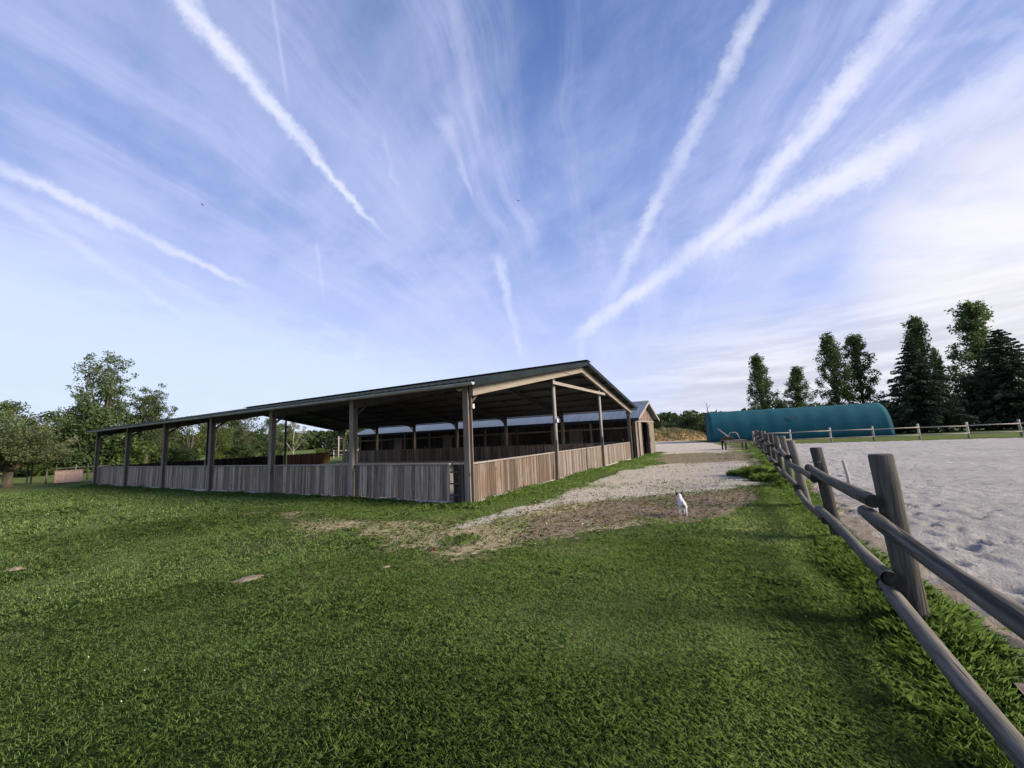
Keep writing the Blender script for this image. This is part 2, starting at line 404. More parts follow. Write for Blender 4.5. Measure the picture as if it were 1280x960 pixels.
# grass ground
def grass_ground():
    m, T, bs, _ = new_mat('lawn')
    p = T.coord()
    a = T.noise(p, .22, 4, .6); b = T.noise(p, 1.6, 5, .65); c = T.noise(p, 24., 4, .7)
    col = T.mix(T.ramp(T.math('ADD', T.math('MULTIPLY', a, .6), T.math('MULTIPLY', b, .4)), .36, .66), (.080, .115, .028), (.150, .185, .052))
    col = T.mix(T.math('MULTIPLY', T.ramp(b, .58, .75), .45), col, (.15, .14, .05))
    col = T.mix(T.ramp(c, .35, .7, 0, .5), col, (.050, .062, .020))
    setc(T, bs, col, .95, bump=T.math('ADD', c, b), bstr=.8, bdist=.05, spec=.1)
    return m
grass_ground()
def gravel_mat():
    m, T, bs, _ = new_mat('gravel')
    p = T.coord()
    pale, earth, dry = T.attr('pale'), T.attr('earth'), T.attr('dry')
    n0 = T.noise(p, 1.3, 6, .65); n1 = T.noise(p, 7., 5, .65); n2 = T.noise(p, 45., 3, .6)
    vo = T.n('ShaderNodeTexVoronoi', ins={'Vector': p, 'Scale': 34.0}).outputs['Color']
    vs = T.n('ShaderNodeSeparateColor', ins={0: vo}).outputs[0]
    stone = T.mix(vs, (.33, .30, .255), (.68, .62, .53))
    stone = T.mix(T.ramp(n1, .42, .62, 0, .5), stone, (.30, .27, .22))
    soil = T.mix(T.ramp(n1, .3, .7), (.15, .108, .072), (.28, .21, .15))
    soil = T.mix(T.math('MULTIPLY', T.ramp(vs, .75, .85), .6), soil, (.40, .37, .33))
    straw = T.mix(T.ramp(n1, .3, .7), (.22, .18, .095), (.48, .40, .25))
    straw = T.mix(T.math('MULTIPLY', T.ramp(vs, .7, .8), .5), straw, (.45, .42, .36))
    grass = T.mix(T.ramp(n1, .35, .65), (.036, .058, .015), (.085, .112, .028))
    col = grass
    j = T.math('MULTIPLY', T.math('SUBTRACT', T.math('ADD', T.math('MULTIPLY', n0, .5), T.math('MULTIPLY', n1, .5)), .5), 1.7)
    col = T.mix(T.ramp(T.math('ADD', dry, j), .35, .65), col, straw)
    col = T.mix(T.ramp(T.math('ADD', earth, j), .35, .6), col, soil)
    col = T.mix(T.ramp(T.math('ADD', pale, j), .35, .55), col, stone)
    weed = T.ramp(T.noise(T.mapping(p, (1, 1, 1), loc=(5, 2, 0)), 2.1, 7, .72), .58, .70, 0, .5)
    col = T.mix(weed, col, T.mix(n1, (.06, .085, .025), (.20, .20, .08)))
    setc(T, bs, col, .95, bump=T.math('ADD', T.math('ADD', T.math('MULTIPLY', vs, .5), n1), n2), bstr=.9, bdist=.035, spec=.15)
    return m
gravel_mat()
def sand_mat():
    m, T, bs, _ = new_mat('sand')
    p = T.coord()
    n0 = T.noise(p, .35, 4, .6); n1 = T.noise(p, 3.2, 6, .65); n2 = T.noise(p, 28., 5, .7)
    edge = T.attr('edge')
    col = T.mix(T.ramp(T.math('ADD', T.math('MULTIPLY', n0, .5), T.math('MULTIPLY', n1, .5)), .35, .65), (.345, .335, .318), (.455, .442, .425))
    col = T.mix(T.ramp(n2, .55, .75, 0, .35), col, (.28, .24, .21))
    col = T.mix(T.ramp(T.math('ADD', edge, T.math('MULTIPLY', T.math('SUBTRACT', n1, .5), 1.1)), .35, .75, 0, .75), col, (.27, .22, .16))
    setc(T, bs, col, .95, bump=T.math('ADD', T.math('ADD', n1, T.math('MULTIPLY', n2, .5)), T.ramp(T.n('ShaderNodeTexVoronoi', ins={'Vector': T.vec('ADD', p, T.vec('MULTIPLY', T.noise(p, 3., 3, .6, out='Color'), (.3, .3, .3))), 'Scale': 2.3}).outputs['Distance'], .10, .30, 0, .22)), bstr=1.0, bdist=.12, spec=.1)
    return m
sand_mat()
plain('earth_patch', (.13, .100, .070), (.27, .22, .165), 6., .95, bstr=.6)
plain('brick_red', (.075, .038, .024), (.155, .080, .048), 12., .9, bstr=.4)
wood('planks_weathered', (.145, .115, .095), (.48, .40, .33), (.25, .175, .12))
wood('planks_sunny', (.085, .066, .053), (.25, .205, .17), (.135, .088, .06))
wood('planks_pale', (.125, .105, .090), (.30, .265, .235), (.18, .145, .11))
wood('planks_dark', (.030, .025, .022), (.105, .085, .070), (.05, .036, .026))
wood('planks_sunlit_ochre', (.20, .115, .045), (.44, .28, .12), (.26, .15, .06))  # warm sunlight on the end wall, put into the board colour
wood('cap_wood', (.17, .15, .14), (.40, .37, .35), (.22, .19, .17), axis='X', fine=10)
wood('beam_cream', (.20, .18, .155), (.31, .285, .25), (.24, .21, .175), axis='Y', fine=6)
wood('rail_wood', (.064, .058, .049), (.235, .220, .190), (.09, .09, .065), axis='X', fine=10, mossy=.5)
wood('post_wood', (.045, .043, .037), (.185, .175, .15), (.075, .08, .055), axis='Z', fine=13, mossy=.6)
wood('fence_pale', (.30, .27, .235), (.52, .47, .42), (.36, .31, .26), axis='Z', fine=9)
plain('rail_end', (.012, .011, .010), (.045, .040, .034), 20., .95)
wood('post_paint', (.150, .130, .108), (.36, .32, .275), (.22, .125, .075), axis='Z', fine=7)
plain('pipe_grey', (.15, .145, .14), (.30, .29, .28), 5., .6, stretch=(1, 1, .2))
plain('base_concrete', (.28, .27, .25), (.50, .48, .44), 4., .9)
plain('roof_teal', (.008, .014, .019), (.015, .024, .030), 1.4, .85, spec=.15)
plain('roof_underside', (.050, .050, .052), (.085, .085, .088), .9, .7)
plain('steel_dark', (.030, .030, .032), (.075, .070, .068), 4., .6)
plain('zinc', (.26, .27, .29), (.42, .43, .45), 3., .45, metal=.3, spec=.5)
plain('lamp_white', (.55, .56, .58), (.72, .73, .75), 3., .4)
plain('roof_blue', (.095, .13, .17), (.135, .175, .22), 1.2, .55, spec=.4, stretch=(1, .25, .25))
plain('fascia_blue', (.020, .030, .060), (.035, .050, .090), 2., .5)
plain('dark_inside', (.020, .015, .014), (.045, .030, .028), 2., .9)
plain('red_blanket', (.10, .022, .024), (.20, .045, .045), 6., .9)
plain('hangar_teal', (.012, .074, .096), (.017, .095, .120), .8, .85, spec=.12, bstr=.05)
plain('hangar_dark', (.006, .045, .065), (.012, .07, .09), 3., .6)
plain('bark', (.055, .045, .036), (.145, .120, .095), 5., .95, bstr=.8, stretch=(1, 1, .25))
plain('bark_pale', (.16, .145, .125), (.36, .33, .29), 5., .95, bstr=.8, stretch=(1, 1, .25))
plain('bark_red', (.10, .045, .03), (.19, .09, .055), 5., .95, bstr=.8, stretch=(1, 1, .25))
plain('straw', (.20, .115, .050), (.48, .33, .16), 2.2, .95, bstr=.8)
plain('far_field', (.20, .20, .085), (.34, .32, .15), .6, .95)
plain('box_pink', (.36, .24, .21), (.52, .38, .33), 4., .8)
plain('metal_pole', (.20, .19, .18), (.38, .36, .35), 6., .5, metal=.4)
leafmat('leaf_dark', (.026, .047, .016), (.062, .096, .030), (.098, .132, .042), .35, .35)
leafmat('leaf_mid', (.046, .080, .024), (.092, .140, .042), (.145, .185, .062), .35, .4)
leafmat('leaf_bright', (.050, .085, .018), (.100, .150, .030), (.155, .205, .050), .40, .5)
leafmat('leaf_olive', (.070, .095, .038), (.130, .160, .068), (.185, .21, .10), .40, .6)
leafmat('leaf_airy', (.050, .080, .034), (.090, .132, .052), (.135, .175, .075), .35, .5)
leafmat('needle', (.020, .038, .019), (.044, .072, .036), (.070, .105, .052), .22, .5)
leafmat('blade', (.122, .196, .050), (.208, .312, .085), (.32, .36, .16), .48, .45)
leafmat('blade_tall', (.100, .178, .040), (.178, .275, .070), (.29, .34, .14), .40, .7)
leafmat('blade_dry', (.14, .13, .055), (.27, .24, .12), (.40, .35, .20), .30, .9)
def roof_ribs(m): return m

# ------------------------------------------------------------------ ground
def sinh_axis(c, A, B, n): return c + A * np.sinh(B * np.linspace(-1, 1, n))
gx, gy = np.meshgrid(sinh_axis(2, 1.6, 7.3, 321), sinh_axis(6, 1.6, 7.3, 321))
hz_ = gz(gx, gy)
fu_ = (gx - FENCE0[0]) * FNORM[0] + (gy - FENCE0[1]) * FNORM[1]; fv_ = (gx - FENCE0[0]) * FDIR[0] + (gy - FENCE0[1]) * FDIR[1]
hz_ = np.where((fu_ > .7) & (fu_ < 58) & (fv_ > -12) & (fv_ < 33), hz_ - .22, hz_)      # bed dug out under the sand
tag(link('ground', grid_mesh('ground', gx, gy, hz_, M['lawn'])), kind='structure')

# gravel yard and track: a sheet of its own that ends in a ragged edge
ys = 5.6 + np.cumsum(np.concatenate([[0], .11 * 1.0125 ** np.arange(190)]))
ys = ys[ys < 78]
xs = np.concatenate([np.arange(-8, 14, .12), np.arange(14, 30, .25)])
tx, ty = np.meshgrid(xs, ys)
pale, earth, dry = masks(tx, ty)
sm = np.maximum(np.maximum(pale, earth), dry)
ux, uy = to_yard(np.stack([tx, ty], -1))
sink = sstep(0.02, .30, sm)
tz = gz(tx, ty) - .03 + .045 * sink + .018 * (fbm(tx * 3, ty * 3, 5, 3) - .5) * sink
tag(link('gravel_track', grid_mesh('gravel_track', tx, ty, tz, M['gravel'], keep=(sm > .01) & (~((ux < .05) & (uy > -.15) & (uy < 24.2))),
    attrs={'pale': pale, 'earth': earth, 'dry': dry})), kind='structure')

# sand of the riding arena: hoof prints in it near the camera
def geo(a0, step, k, end):
    v = [a0]
    while v[-1] < end: v.append(v[-1] + step); step *= k
    return np.array(v)
su = geo(.20, .035, 1.012, 60)
sv = np.concatenate([-geo(0, .05, 1.05, 14)[1:][::-1], geo(0, .04, 1.008, 38.2)])
SU, SV = np.meshgrid(su, sv)
sx = FENCE0[0] + SU * FNORM[0] + SV * FDIR[0]; sy = FENCE0[1] + SU * FNORM[1] + SV * FDIR[1]
p1 = fbm(sx * 2.6, sy * 2.6, 31, 3); p2 = fbm(sx * 7, sy * 7, 35, 3)
dist = np.hypot(sx, sy)
pit = sstep(.50, .68, p1)
edge = sstep(1.3, .0, SU + (p1 - .5) * .8)
sz = .035 + .10 * (p1 - .5) - .06 * pit * sstep(30, 6, dist) + .055 * (p2 - .5) * sstep(20, 4, dist) - .05 * sstep(.28, .0, SU)
gp_ = np.random.default_rng(19)
for _ in range(900):                     # hoof prints
    hu, hv = .5 + 13 * gp_.random() ** 1.3, -3 + 22 * gp_.random() ** 1.2
    an = gp_.uniform(0, 6.28); ca, sa = math.cos(an), math.sin(an)
    i0, i1 = np.searchsorted(su, (hu - .4, hu + .4)); j0, j1 = np.searchsorted(sv, (hv - .4, hv + .4))
    if i1 <= i0 or j1 <= j0: continue
    du = SU[j0:j1, i0:i1] - hu; dv = SV[j0:j1, i0:i1] - hv
    q = np.hypot((du * ca + dv * sa) / .105, (-du * sa + dv * ca) / .075)
    sz[j0:j1, i0:i1] += gp_.uniform(.5, 1) * (-.055 * np.exp(-q ** 4 * .6) + .022 * np.exp(-((q - 1.45) / .35) ** 2))
# beyond the far fence the sand ends
F0 = np.array([22.6, 39.0]); FD = np.array([.92, -.39]); FD /= np.linalg.norm(FD); FN = np.array([-FD[1], FD[0]])
beyond = (sx - F0[0]) * FN[0] + (sy - F0[1]) * FN[1]
tag(link('sand_arena', grid_mesh('sand_arena', sx, sy, sz, M['sand'], keep=beyond < -.9, attrs={'edge': edge})), kind='structure')

# inside floor of the shelter
mb = MB(); mb.box((-26.6, .25, -.3), (-.25, 16.7, .03)); 
fl = mb.build('shelter_floor', M['sand']); fl.location = (*CORNER, 0); fl.rotation_euler = (0, 0, -YAW); tag(fl, kind='structure')

# pale far field behind the conifers
mb = MB(); mb.box((0, 0, -.4), (220, 60, .03))
ff = mb.build('far_field', M['far_field']); ff.location = (52, 74, 0); ff.rotation_euler = (0, 0, R(-38)); tag(ff, kind='structure')

# ------------------------------------------------------------------ riding shelter
sh = tag(empty('riding_shelter', (*CORNER, 0), -YAW), 'long open-sided riding shelter with plank half walls and a low dark metal gable roof', 'shelter')
LX, WY, EH, RH, WH = 26.84, 16.9, 3.24, 4.84, 1.04
RY = WY / 2; SL = (RH - EH) / RY
def roofz(y): return RH - SL * abs(y - RY)
def hpost(x, y, h, w=.175, rot=0):
    m = MB(); t = random.uniform(.3, .7); f = .022
    if not rot:
        m.box((-w / 2, -w / 2, -.3), (w / 2, -w / 2 + f, h), t); m.box((-w / 2, w / 2 - f, -.3), (w / 2, w / 2, h), t)
        m.box((-.012, -w / 2 + f, -.3), (.012, w / 2 - f, h), t)
    else:
        m.box((-w / 2, -w / 2, -.3), (-w / 2 + f, w / 2, h), t); m.box((w / 2 - f, -w / 2, -.3), (w / 2, w / 2, h), t)
        m.box((-w / 2 + f, -.012, -.3), (w / 2 - f, .012, h), t)
    return m.build('post', M['post_paint'], sh, (x, y, 0))
BAY = LX / 6
for k in range(7):
    hpost(-BAY * k, 0, EH - .12); hpost(-BAY * k, WY, EH - .12)
for y in (WY / 3, 2 * WY / 3):
    m = MB(); m.tube([(0, 0, -.3), (0, 0, roofz(y) - .16)], .075, 10, .6); m.build('post', M['pipe_grey'], sh, (0, y, 0))
    m = MB(); m.tube([(0, 0, -.3), (0, 0, roofz(y) - .16)], .075, 10, .4); m.build('post', M['steel_dark'], sh, (-LX, y, 0))
# rafters: one frame per bay; the gable frame is the cream one
for k in range(7):
    x = -BAY * k
    mat = M['beam_cream'] if k == 0 else M['steel_dark']
    dz = .26 if k == 0 else .26
    for y0, y1 in ((-.02, RY), (WY + .02, RY)):
        a, b = roofz(y0), roofz(y1)
        m = MB(); w = .06 if k == 0 else .055
        t0 = .15
        vs = [(s * w, y, z) for s in (-1, 1) for y, z in ((y0, a - t0), (y1, b - t0), (y1, b - t0 - dz), (y0, a - t0 - dz))]
        m.add(vs, [(0, 1, 2, 3), (7, 6, 5, 4), (0, 4, 5, 1), (1, 5, 6, 2), (2, 6, 7, 3), (3, 7, 4, 0)], random.uniform(.4, .7))
        m.build('rafter', mat, sh, (x - (.15 if k == 0 else 0) + (.30 if k == 0 else 0), 0, 0))
    # knee braces
    for y, s in ((0, 1), (WY, -1)):
        m = MB(); m.beam((x, y + s * .08, 2.62), (x, y + s * .5, roofz(y + s * .5) - .40), .05, .07, .5)
        m.build('knee_brace', M['steel_dark'], sh)
m = MB(); yt = 5.2; m.beam((.18, yt, roofz(yt) - .55), (.18, WY - yt, roofz(yt) - .55), .05, .12, .7); m.build('collar_tie', M['beam_cream'], sh)
# purlins
for i in range(7):
    for s in (-1, 1):
        y = RY + s * (.25 + i * (RY - .35) / 6)
        m = MB(); z = roofz(y) - .095
        m.box((-LX - .3, y - .03, z - .055), (.42, y + .03, z + .055), .5); m.build('purlin', M['steel_dark'], sh)
# ribbed roof sheets, top and underside
for s in (-1, 1):
    m = MB(); ye = RY + s * (RY + .38); x0, x1 = -LX - .35, .50
    xs_ = []; x = x0
    prof = []
    while x < x1 - .01:
        prof += [(x, 0), (x + .19, 0), (x + .205, .032), (x + .235, .032)]; x += .25
    prof = [p for p in prof if p[0] < x1] + [(x1, 0)]
    vs = []
    for (px, pz) in prof:
        vs += [(px, RY + s * .02, RH - SL * .02 + pz), (px, ye, roofz(ye) + pz)]
    n = len(prof)
    m.add(vs, [(2 * i, 2 * i + 1, 2 * i + 3, 2 * i + 2) if s < 0 else (2 * i, 2 * i + 2, 2 * i + 3, 2 * i + 1) for i in range(n - 1)])
    o = m.build('roof_sheet', M['roof_teal'], sh)
    o.data.materials.append(M['roof_underside'])
    md = o.modifiers.new('sheet', 'SOLIDIFY'); md.thickness = .025; md.offset = -1; md.material_offset = 1; md.material_offset_rim = 0
    # verge trim along the sheet's gable edge
    for xe in (x1 + .012, x0 - .012):
        v = MB(); v.beam((xe, RY + s * .03, RH - .05), (xe, ye, roofz(ye) - .05), .02, .17, .5); v.build('verge_trim', M['roof_teal'], sh)
m = MB(); m.tube([(-LX - .4, RY, RH + .02), (.55, RY, RH + .02)], .10, 10); m.box((-LX - .4, RY - .30, RH + .06), (.55, RY + .30, RH + .085)); m.build('ridge_cap', M['roof_teal'], sh)
# gutters
for y, s in ((-.44, -1), (WY + .44, 1)):
    m = MB(); zz = roofz(-.38) - .05; n = 8; r = .075
    x0, x1 = -LX - .35, .52
    vs = []
    for x in (x0, x1):
        vs += [(x, y + r * math.cos(PI + PI * k / n), zz + r * math.sin(PI + PI * k / n)) for k in range(n + 1)]
    m.add(vs, [(k, k + 1, n + 2 + k, n + 1 + k) for k in range(n)] + [tuple(range(n + 1)), tuple(reversed(range(n + 1, 2 * n + 2)))], .5)
    o = m.build('gutter', M['zinc'], sh); md = o.modifiers.new('t', 'SOLIDIFY'); md.thickness = .004
m = MB(); m.box((.09, .06, 2.50), (.14, .13, 2.62)); m.build('lamp_box', M['lamp_white'], sh)
m = MB(); m.box((.08, 5.57, 2.18), (.13, 5.67, 2.32)); m.build('socket_box', M['lamp_white'], sh)

# plank half walls
def planks(p, q, z0, z1, th=.028, wd=.105, gap=.009, lean=0., seed=0):
    """vertical boards from p to q (yard x, y)"""
    rr = random.Random(seed); m = MB(); p = np.array(p, float); q = np.array(q, float)
    L = np.linalg.norm(q - p); d = (q - p) / L; nrm = np.array([-d[1], d[0]])
    s = 0
    while s < L - .03:
        w = min(wd * rr.uniform(.8, 1.15), L - s); j = rr.uniform(-.006, .006); t = rr.random()
        ln = lean * rr.uniform(.3, 1.2); zt = z1 + rr.uniform(-.006, .004); zb = z0 + rr.uniform(-.01, .01)
        a = s + gap / 2; b = s + w - gap / 2
        vs = []
        for z, off in ((zb, ln), (zt, 0)):
            for (u, v) in ((a, -th / 2), (b, -th / 2), (b, th / 2), (a, th / 2)):
                P = p + d * min(max(u + off, 0), L) + nrm * (v + j); vs.append((P[0], P[1], z))
        m.add(vs, [(0, 3, 2, 1), (4, 5, 6, 7), (0, 1, 5, 4), (1, 2, 6, 5), (2, 3, 7, 6), (3, 0, 4, 7)], t)
        s += w
    return m
def half_wall(p, q, mat, seed, lean=0., cap='cap_wood', base=True, par=None, name='plank_wall', z1=WH, th=.03):
    o = planks(p, q, .10 if base else .02, z1, th=th, seed=seed, lean=lean).build(name, M[mat], par or sh)
    p = Vector((*p, 0)); q = Vector((*q, 0))
    m = MB(); m.beam(p + Vector((0, 0, z1 + .022)), q + Vector((0, 0, z1 + .022)), .10, .04, .6); m.build('cap_rail', M[cap], o)
    if base:
        m = MB(); m.beam(p + Vector((0, 0, .0)), q + Vector((0, 0, .0)), .09, .18, .6); m.build('base_board', M['base_concrete'], o)
    return o
for k in range(6):
    xa, xb = -BAY * k - .13, -BAY * (k + 1) + .13
    if k == 0:
        half_wall((-.66, .04), (xb, .04), 'planks_weathered', 100, .04)
        g = half_wall((-.12, .06), (-.56, .06), 'planks_dark', 130, base=False, name='gate')
        for z in (.25, .55, .85):
            m = MB(); m.box((-.63, -.005, z - .02), (-.36, .02, z + .02), .5); m.build('hinge', M['steel_dark'], g)
    else:
        half_wall((xa, .04), (xb, .04), 'planks_weathered', 100 + k, .04)
    half_wall((xa, WY - .04), (xb, WY - .04), 'planks_weathered', 110 + k)
yy = [0, WY / 3, 2 * WY / 3, WY]
for k in range(3):
    a, b = yy[k] + .13, yy[k + 1] - .13
    mat = ('planks_sunny', 'planks_pale', 'planks_pale')[k]
    if k == 1:
        mid = 8.9
        half_wall((-.03, a), (-.03, mid - .05), mat, 201); half_wall((-.03, mid + .05), (-.03, b), mat, 202)
        m = MB(); m.box((-.06, mid - .05, -.1), (.01, mid + .05, WH - .02)); m.build('wall_post', M['steel_dark'], sh)
    else: half_wall((-.03, a), (-.03, b), mat, 200 + 3 * k)
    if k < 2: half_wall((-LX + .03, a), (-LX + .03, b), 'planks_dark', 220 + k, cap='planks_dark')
half_wall((-LX + .03, yy[2] + .13), (-LX + .03, 15.4), 'planks_sunlit_ochre', 225, cap='planks_sunlit_ochre')  # end wall: sun patch painted in as ochre boards, unlit bays as dark ones
# boards propped against the gable posts and the corner
for y in (WY / 3, 2 * WY / 3, WY - .02):
    m = MB(); m.beam((.13, y - .42, -.05), (.05, y - .12, 1.5), .035, .12, .2, up=(1, 0, 0)); m.build('prop_board', M['planks_weathered'], sh)

def lamp(x, y, rz, label):
    t = tag(empty('strip_light', (*yard(x, y), roofz(y) - .34), -YAW + rz), label, 'light', 'strip lights under the shelter roof')
    m = MB(); m.box((-.62, -.05, 0), (.62, .05, .045)); bevel(m.build('housing', M['lamp_white'], t), .01)
    m = MB(); m.tube([(-.57, 0, -.02), (.57, 0, -.02)], .02, 8); m.build('tube', M['lamp_white'], t)
    for hx in (-.44, .44):
        m = MB(); m.box((hx - .01, -.01, .045), (hx + .01, .01, .16)); m.build('hanger', M['steel_dark'], t)
lamp(-2.0, 3.0, 0, 'white strip light under the shelter roof, the nearer one to its front gutter')
lamp(-2.3, 5.2, 0, 'white strip light under the shelter roof, deeper in towards its ridge')

# ------------------------------------------------------------------ stable block behind it
st = tag(empty('stable_block', (*yard(.1, 18.0), 0), -YAW), 'low wooden stable block, blue-grey metal roof, dark open doorway in its pale gable', 'stable')
SLX, SWY, SEH, SRH = 26.2, 6.0, 2.72, 3.78
def sz_(y): return SRH - (SRH - SEH) / (SWY / 2) * abs(y - SWY / 2)
# gable end boards around the doorway
def gable_boards(y0, y1, z0, ztop, seed, mat, nm, x=0.):
    rr = random.Random(seed); m = MB(); y = y0
    while y < y1 - .01:
        w = min(.18 * rr.uniform(.85, 1.1), y1 - y); j = rr.uniform(-.005, .005)
        za, zb = (ztop(y + .005), ztop(y + w - .005))
        m.add([(x - .015 + j, y + .005, z0), (x + .015 + j, y + .005, z0), (x + .015 + j, y + w - .005, z0), (x - .015 + j, y + w - .005, z0),
               (x - .015 + j, y + .005, za), (x + .015 + j, y + .005, za), (x + .015 + j, y + w - .005, zb), (x - .015 + j, y + w - .005, zb)],
              [(0, 3, 2, 1), (4, 5, 6, 7), (0, 1, 5, 4), (1, 2, 6, 5), (2, 3, 7, 6), (3, 0, 4, 7)], rr.random())
        y += w
    return m.build(nm, M[mat], st)
D0, D1, DH = 1.75, 3.55, 2.32
w1 = gable_boards(0.04, D0, .03, lambda y: DH + .06, 301, 'planks_pale', 'gable_wall')
w2 = gable_boards(D1, SWY - .04, .03, lambda y: DH + .06, 302, 'planks_pale', 'gable_wall')
gable_boards(0.04, SWY - .04, DH + .10, lambda y: max(sz_(y) - .06, DH + .13), 303, 'planks_sunny', 'gable_peak', .02)
m = MB(); m.box((.0, .04, DH + .02), (.06, SWY - .04, DH + .10), .6); m.build('lintel', M['beam_cream'], st)
for dy_ in (D0 - .06, D1):
    m = MB(); m.box((.03, dy_, 0), (.075, dy_ + .06, DH + .02), .3); m.build('door_jamb', M['planks_dark'], st)
m = MB(); m.box((.02, .62, .02), (.07, .70, DH)); m.build('downpipe', M['steel_dark'], st)
o = planks((.10, D1 + .08), (.10, D1 + 1.1), .08, 2.2, seed=310).build('sliding_door', M['planks_pale'], st)
m = MB(); m.box((.12, D1 + .12, .95), (.16, D1 + .17, 1.25)); m.build('handle', M['steel_dark'], o)
# inside the doorway
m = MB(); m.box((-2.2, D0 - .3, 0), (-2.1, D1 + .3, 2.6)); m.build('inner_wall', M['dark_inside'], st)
m = MB(); m.box((-2.05, D0 + .35, .9), (-1.98, D0 + 1.2, 1.8)); bevel(m.build('hung_blanket', M['red_blanket'], st), .03)
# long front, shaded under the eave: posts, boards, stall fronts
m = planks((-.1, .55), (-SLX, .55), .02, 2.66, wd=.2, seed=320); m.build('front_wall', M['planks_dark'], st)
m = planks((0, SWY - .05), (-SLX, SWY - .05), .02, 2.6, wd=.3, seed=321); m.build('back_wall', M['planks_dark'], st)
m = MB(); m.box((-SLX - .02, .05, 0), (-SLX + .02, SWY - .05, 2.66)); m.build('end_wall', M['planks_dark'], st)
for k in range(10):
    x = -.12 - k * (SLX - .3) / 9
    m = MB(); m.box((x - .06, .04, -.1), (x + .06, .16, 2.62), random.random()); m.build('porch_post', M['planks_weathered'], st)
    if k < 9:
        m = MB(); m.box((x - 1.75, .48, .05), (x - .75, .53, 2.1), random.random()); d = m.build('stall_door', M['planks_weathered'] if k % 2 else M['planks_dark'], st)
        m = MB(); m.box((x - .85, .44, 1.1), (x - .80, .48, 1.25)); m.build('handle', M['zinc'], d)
m = MB(); m.box((-SLX, .06, 1.92), (-.18, .13, 2.02), .6); m.build('front_rail', M['planks_weathered'], st)
for s in (-1, 1):
    m = MB(); yr = SWY / 2; ye = yr + s * (yr + .45); x0, x1 = -SLX - .3, .38
    prof = []; x = x0
    while x < x1 - .01: prof += [(x, 0), (x + .34, 0), (x + .37, .012), (x + .43, .012)]; x += .45
    prof = [p for p in prof if p[0] < x1] + [(x1, 0)]
    vs = []
    for (px, pz) in prof: vs += [(px, yr + s * .01, SRH + pz), (px, ye, sz_(ye) + pz)]
    m.add(vs, [(2 * i, 2 * i + 1, 2 * i + 3, 2 * i + 2) if s < 0 else (2 * i, 2 * i + 2, 2 * i + 3, 2 * i + 1) for i in range(len(prof) - 1)])
    o = m.build('roof_sheet', M['roof_blue'], st); md = o.modifiers.new('sheet', 'SOLIDIFY'); md.thickness = .03; md.offset = -1
    v = MB(); v.beam((x1 + .012, yr + s * .02, SRH - .07), (x1 + .012, ye, sz_(ye) - .07), .022, .16, .7); v.build('barge_board', M['cap_wood'], st)
    v = MB(); v.box((x0, ye - .02 * (s < 0) - .0, sz_(ye) - .20), (x1 - .02, ye + .02, sz_(ye) - .025)); v.build('fascia', M['fascia_blue'], st)
m = MB(); m.tube([(-SLX - .3, SWY / 2, SRH + .01), (.39, SWY / 2, SRH + .01)], .07, 8); m.build('ridge_cap', M['roof_blue'], st)

# ------------------------------------------------------------------ post and rail fence along the sand
fe = tag(empty('rail_fence', (*FENCE0, 0), math.atan2(FDIR[1], FDIR[0])), 'weathered round-log post and rail fence running away beside the grass verge', 'fence')
# local x runs away along the fence, local +y towards the path
NP = 13; SP = 3.0
leans = [(-.02, .09), (.03, .15), (-.02, .20), (.04, .11), (0, .08), (.02, .05), (.02, .06), (-.03, .03), (.03, .03), (0, .02), (.02, .02), (0, 0), (0, 0)]
rr = random.Random(4)
for k in range(-1, NP):
    a, b = leans[k] if k >= 0 else (0, .05)
    r = .088 if k == 0 else .078
    h = 1.40 if k == 0 else 1.36 + rr.uniform(-.05, .04)
    m = MB()
    n = 7
    pts = [(a * (i / (n - 1)), b * (i / (n - 1)) + .004 * math.sin(i * 2 + k), -.4 + (h + .4) * i / (n - 1)) for i in range(n)]
    rad = [r * (1.04 - .06 * i / (n - 1)) for i in range(n)]
    m.tube(pts[:-1] + [pts[-1], tuple(np.array(pts[-1]) + (0, 0, .012))], rad[:-1] + [rad[-1], rad[-1] * .86], 18, rr.random(), wob=.018)
    o = m.build('post', M['post_wood'], fe, (SP * k, 0, 0))
    if k in (1, 3):
        w = MB(); w.tube([(-r * 1.2 + a, b - .02, h - .2), (a, r * 1.25 + b, h - .21), (r * 1.2 + a, b, h - .2)], .006, 6); w.build('wire_loop', M['metal_pole'], o)
def halfround(m, p, q, r, tint, n=14, segs=10, ph=0.):
    p = Vector(p); q = Vector(q)
    pts = []; rad = []
    for i in range(segs + 1):
        f = i / segs
        c = p.lerp(q, f); c.z += .018 * math.sin(f * PI) * -1 + .010 * math.sin(f * 6 + ph * 3); c.y += .014 * math.sin(f * 5 + ph * 2)
        pts.append(c); rad.append(r * (1 + .05 * math.sin(f * 11 + ph) + .02 * math.sin(f * 37 + ph)))
    m.tube(pts, rad, n, tint, caps=False, wob=.022)
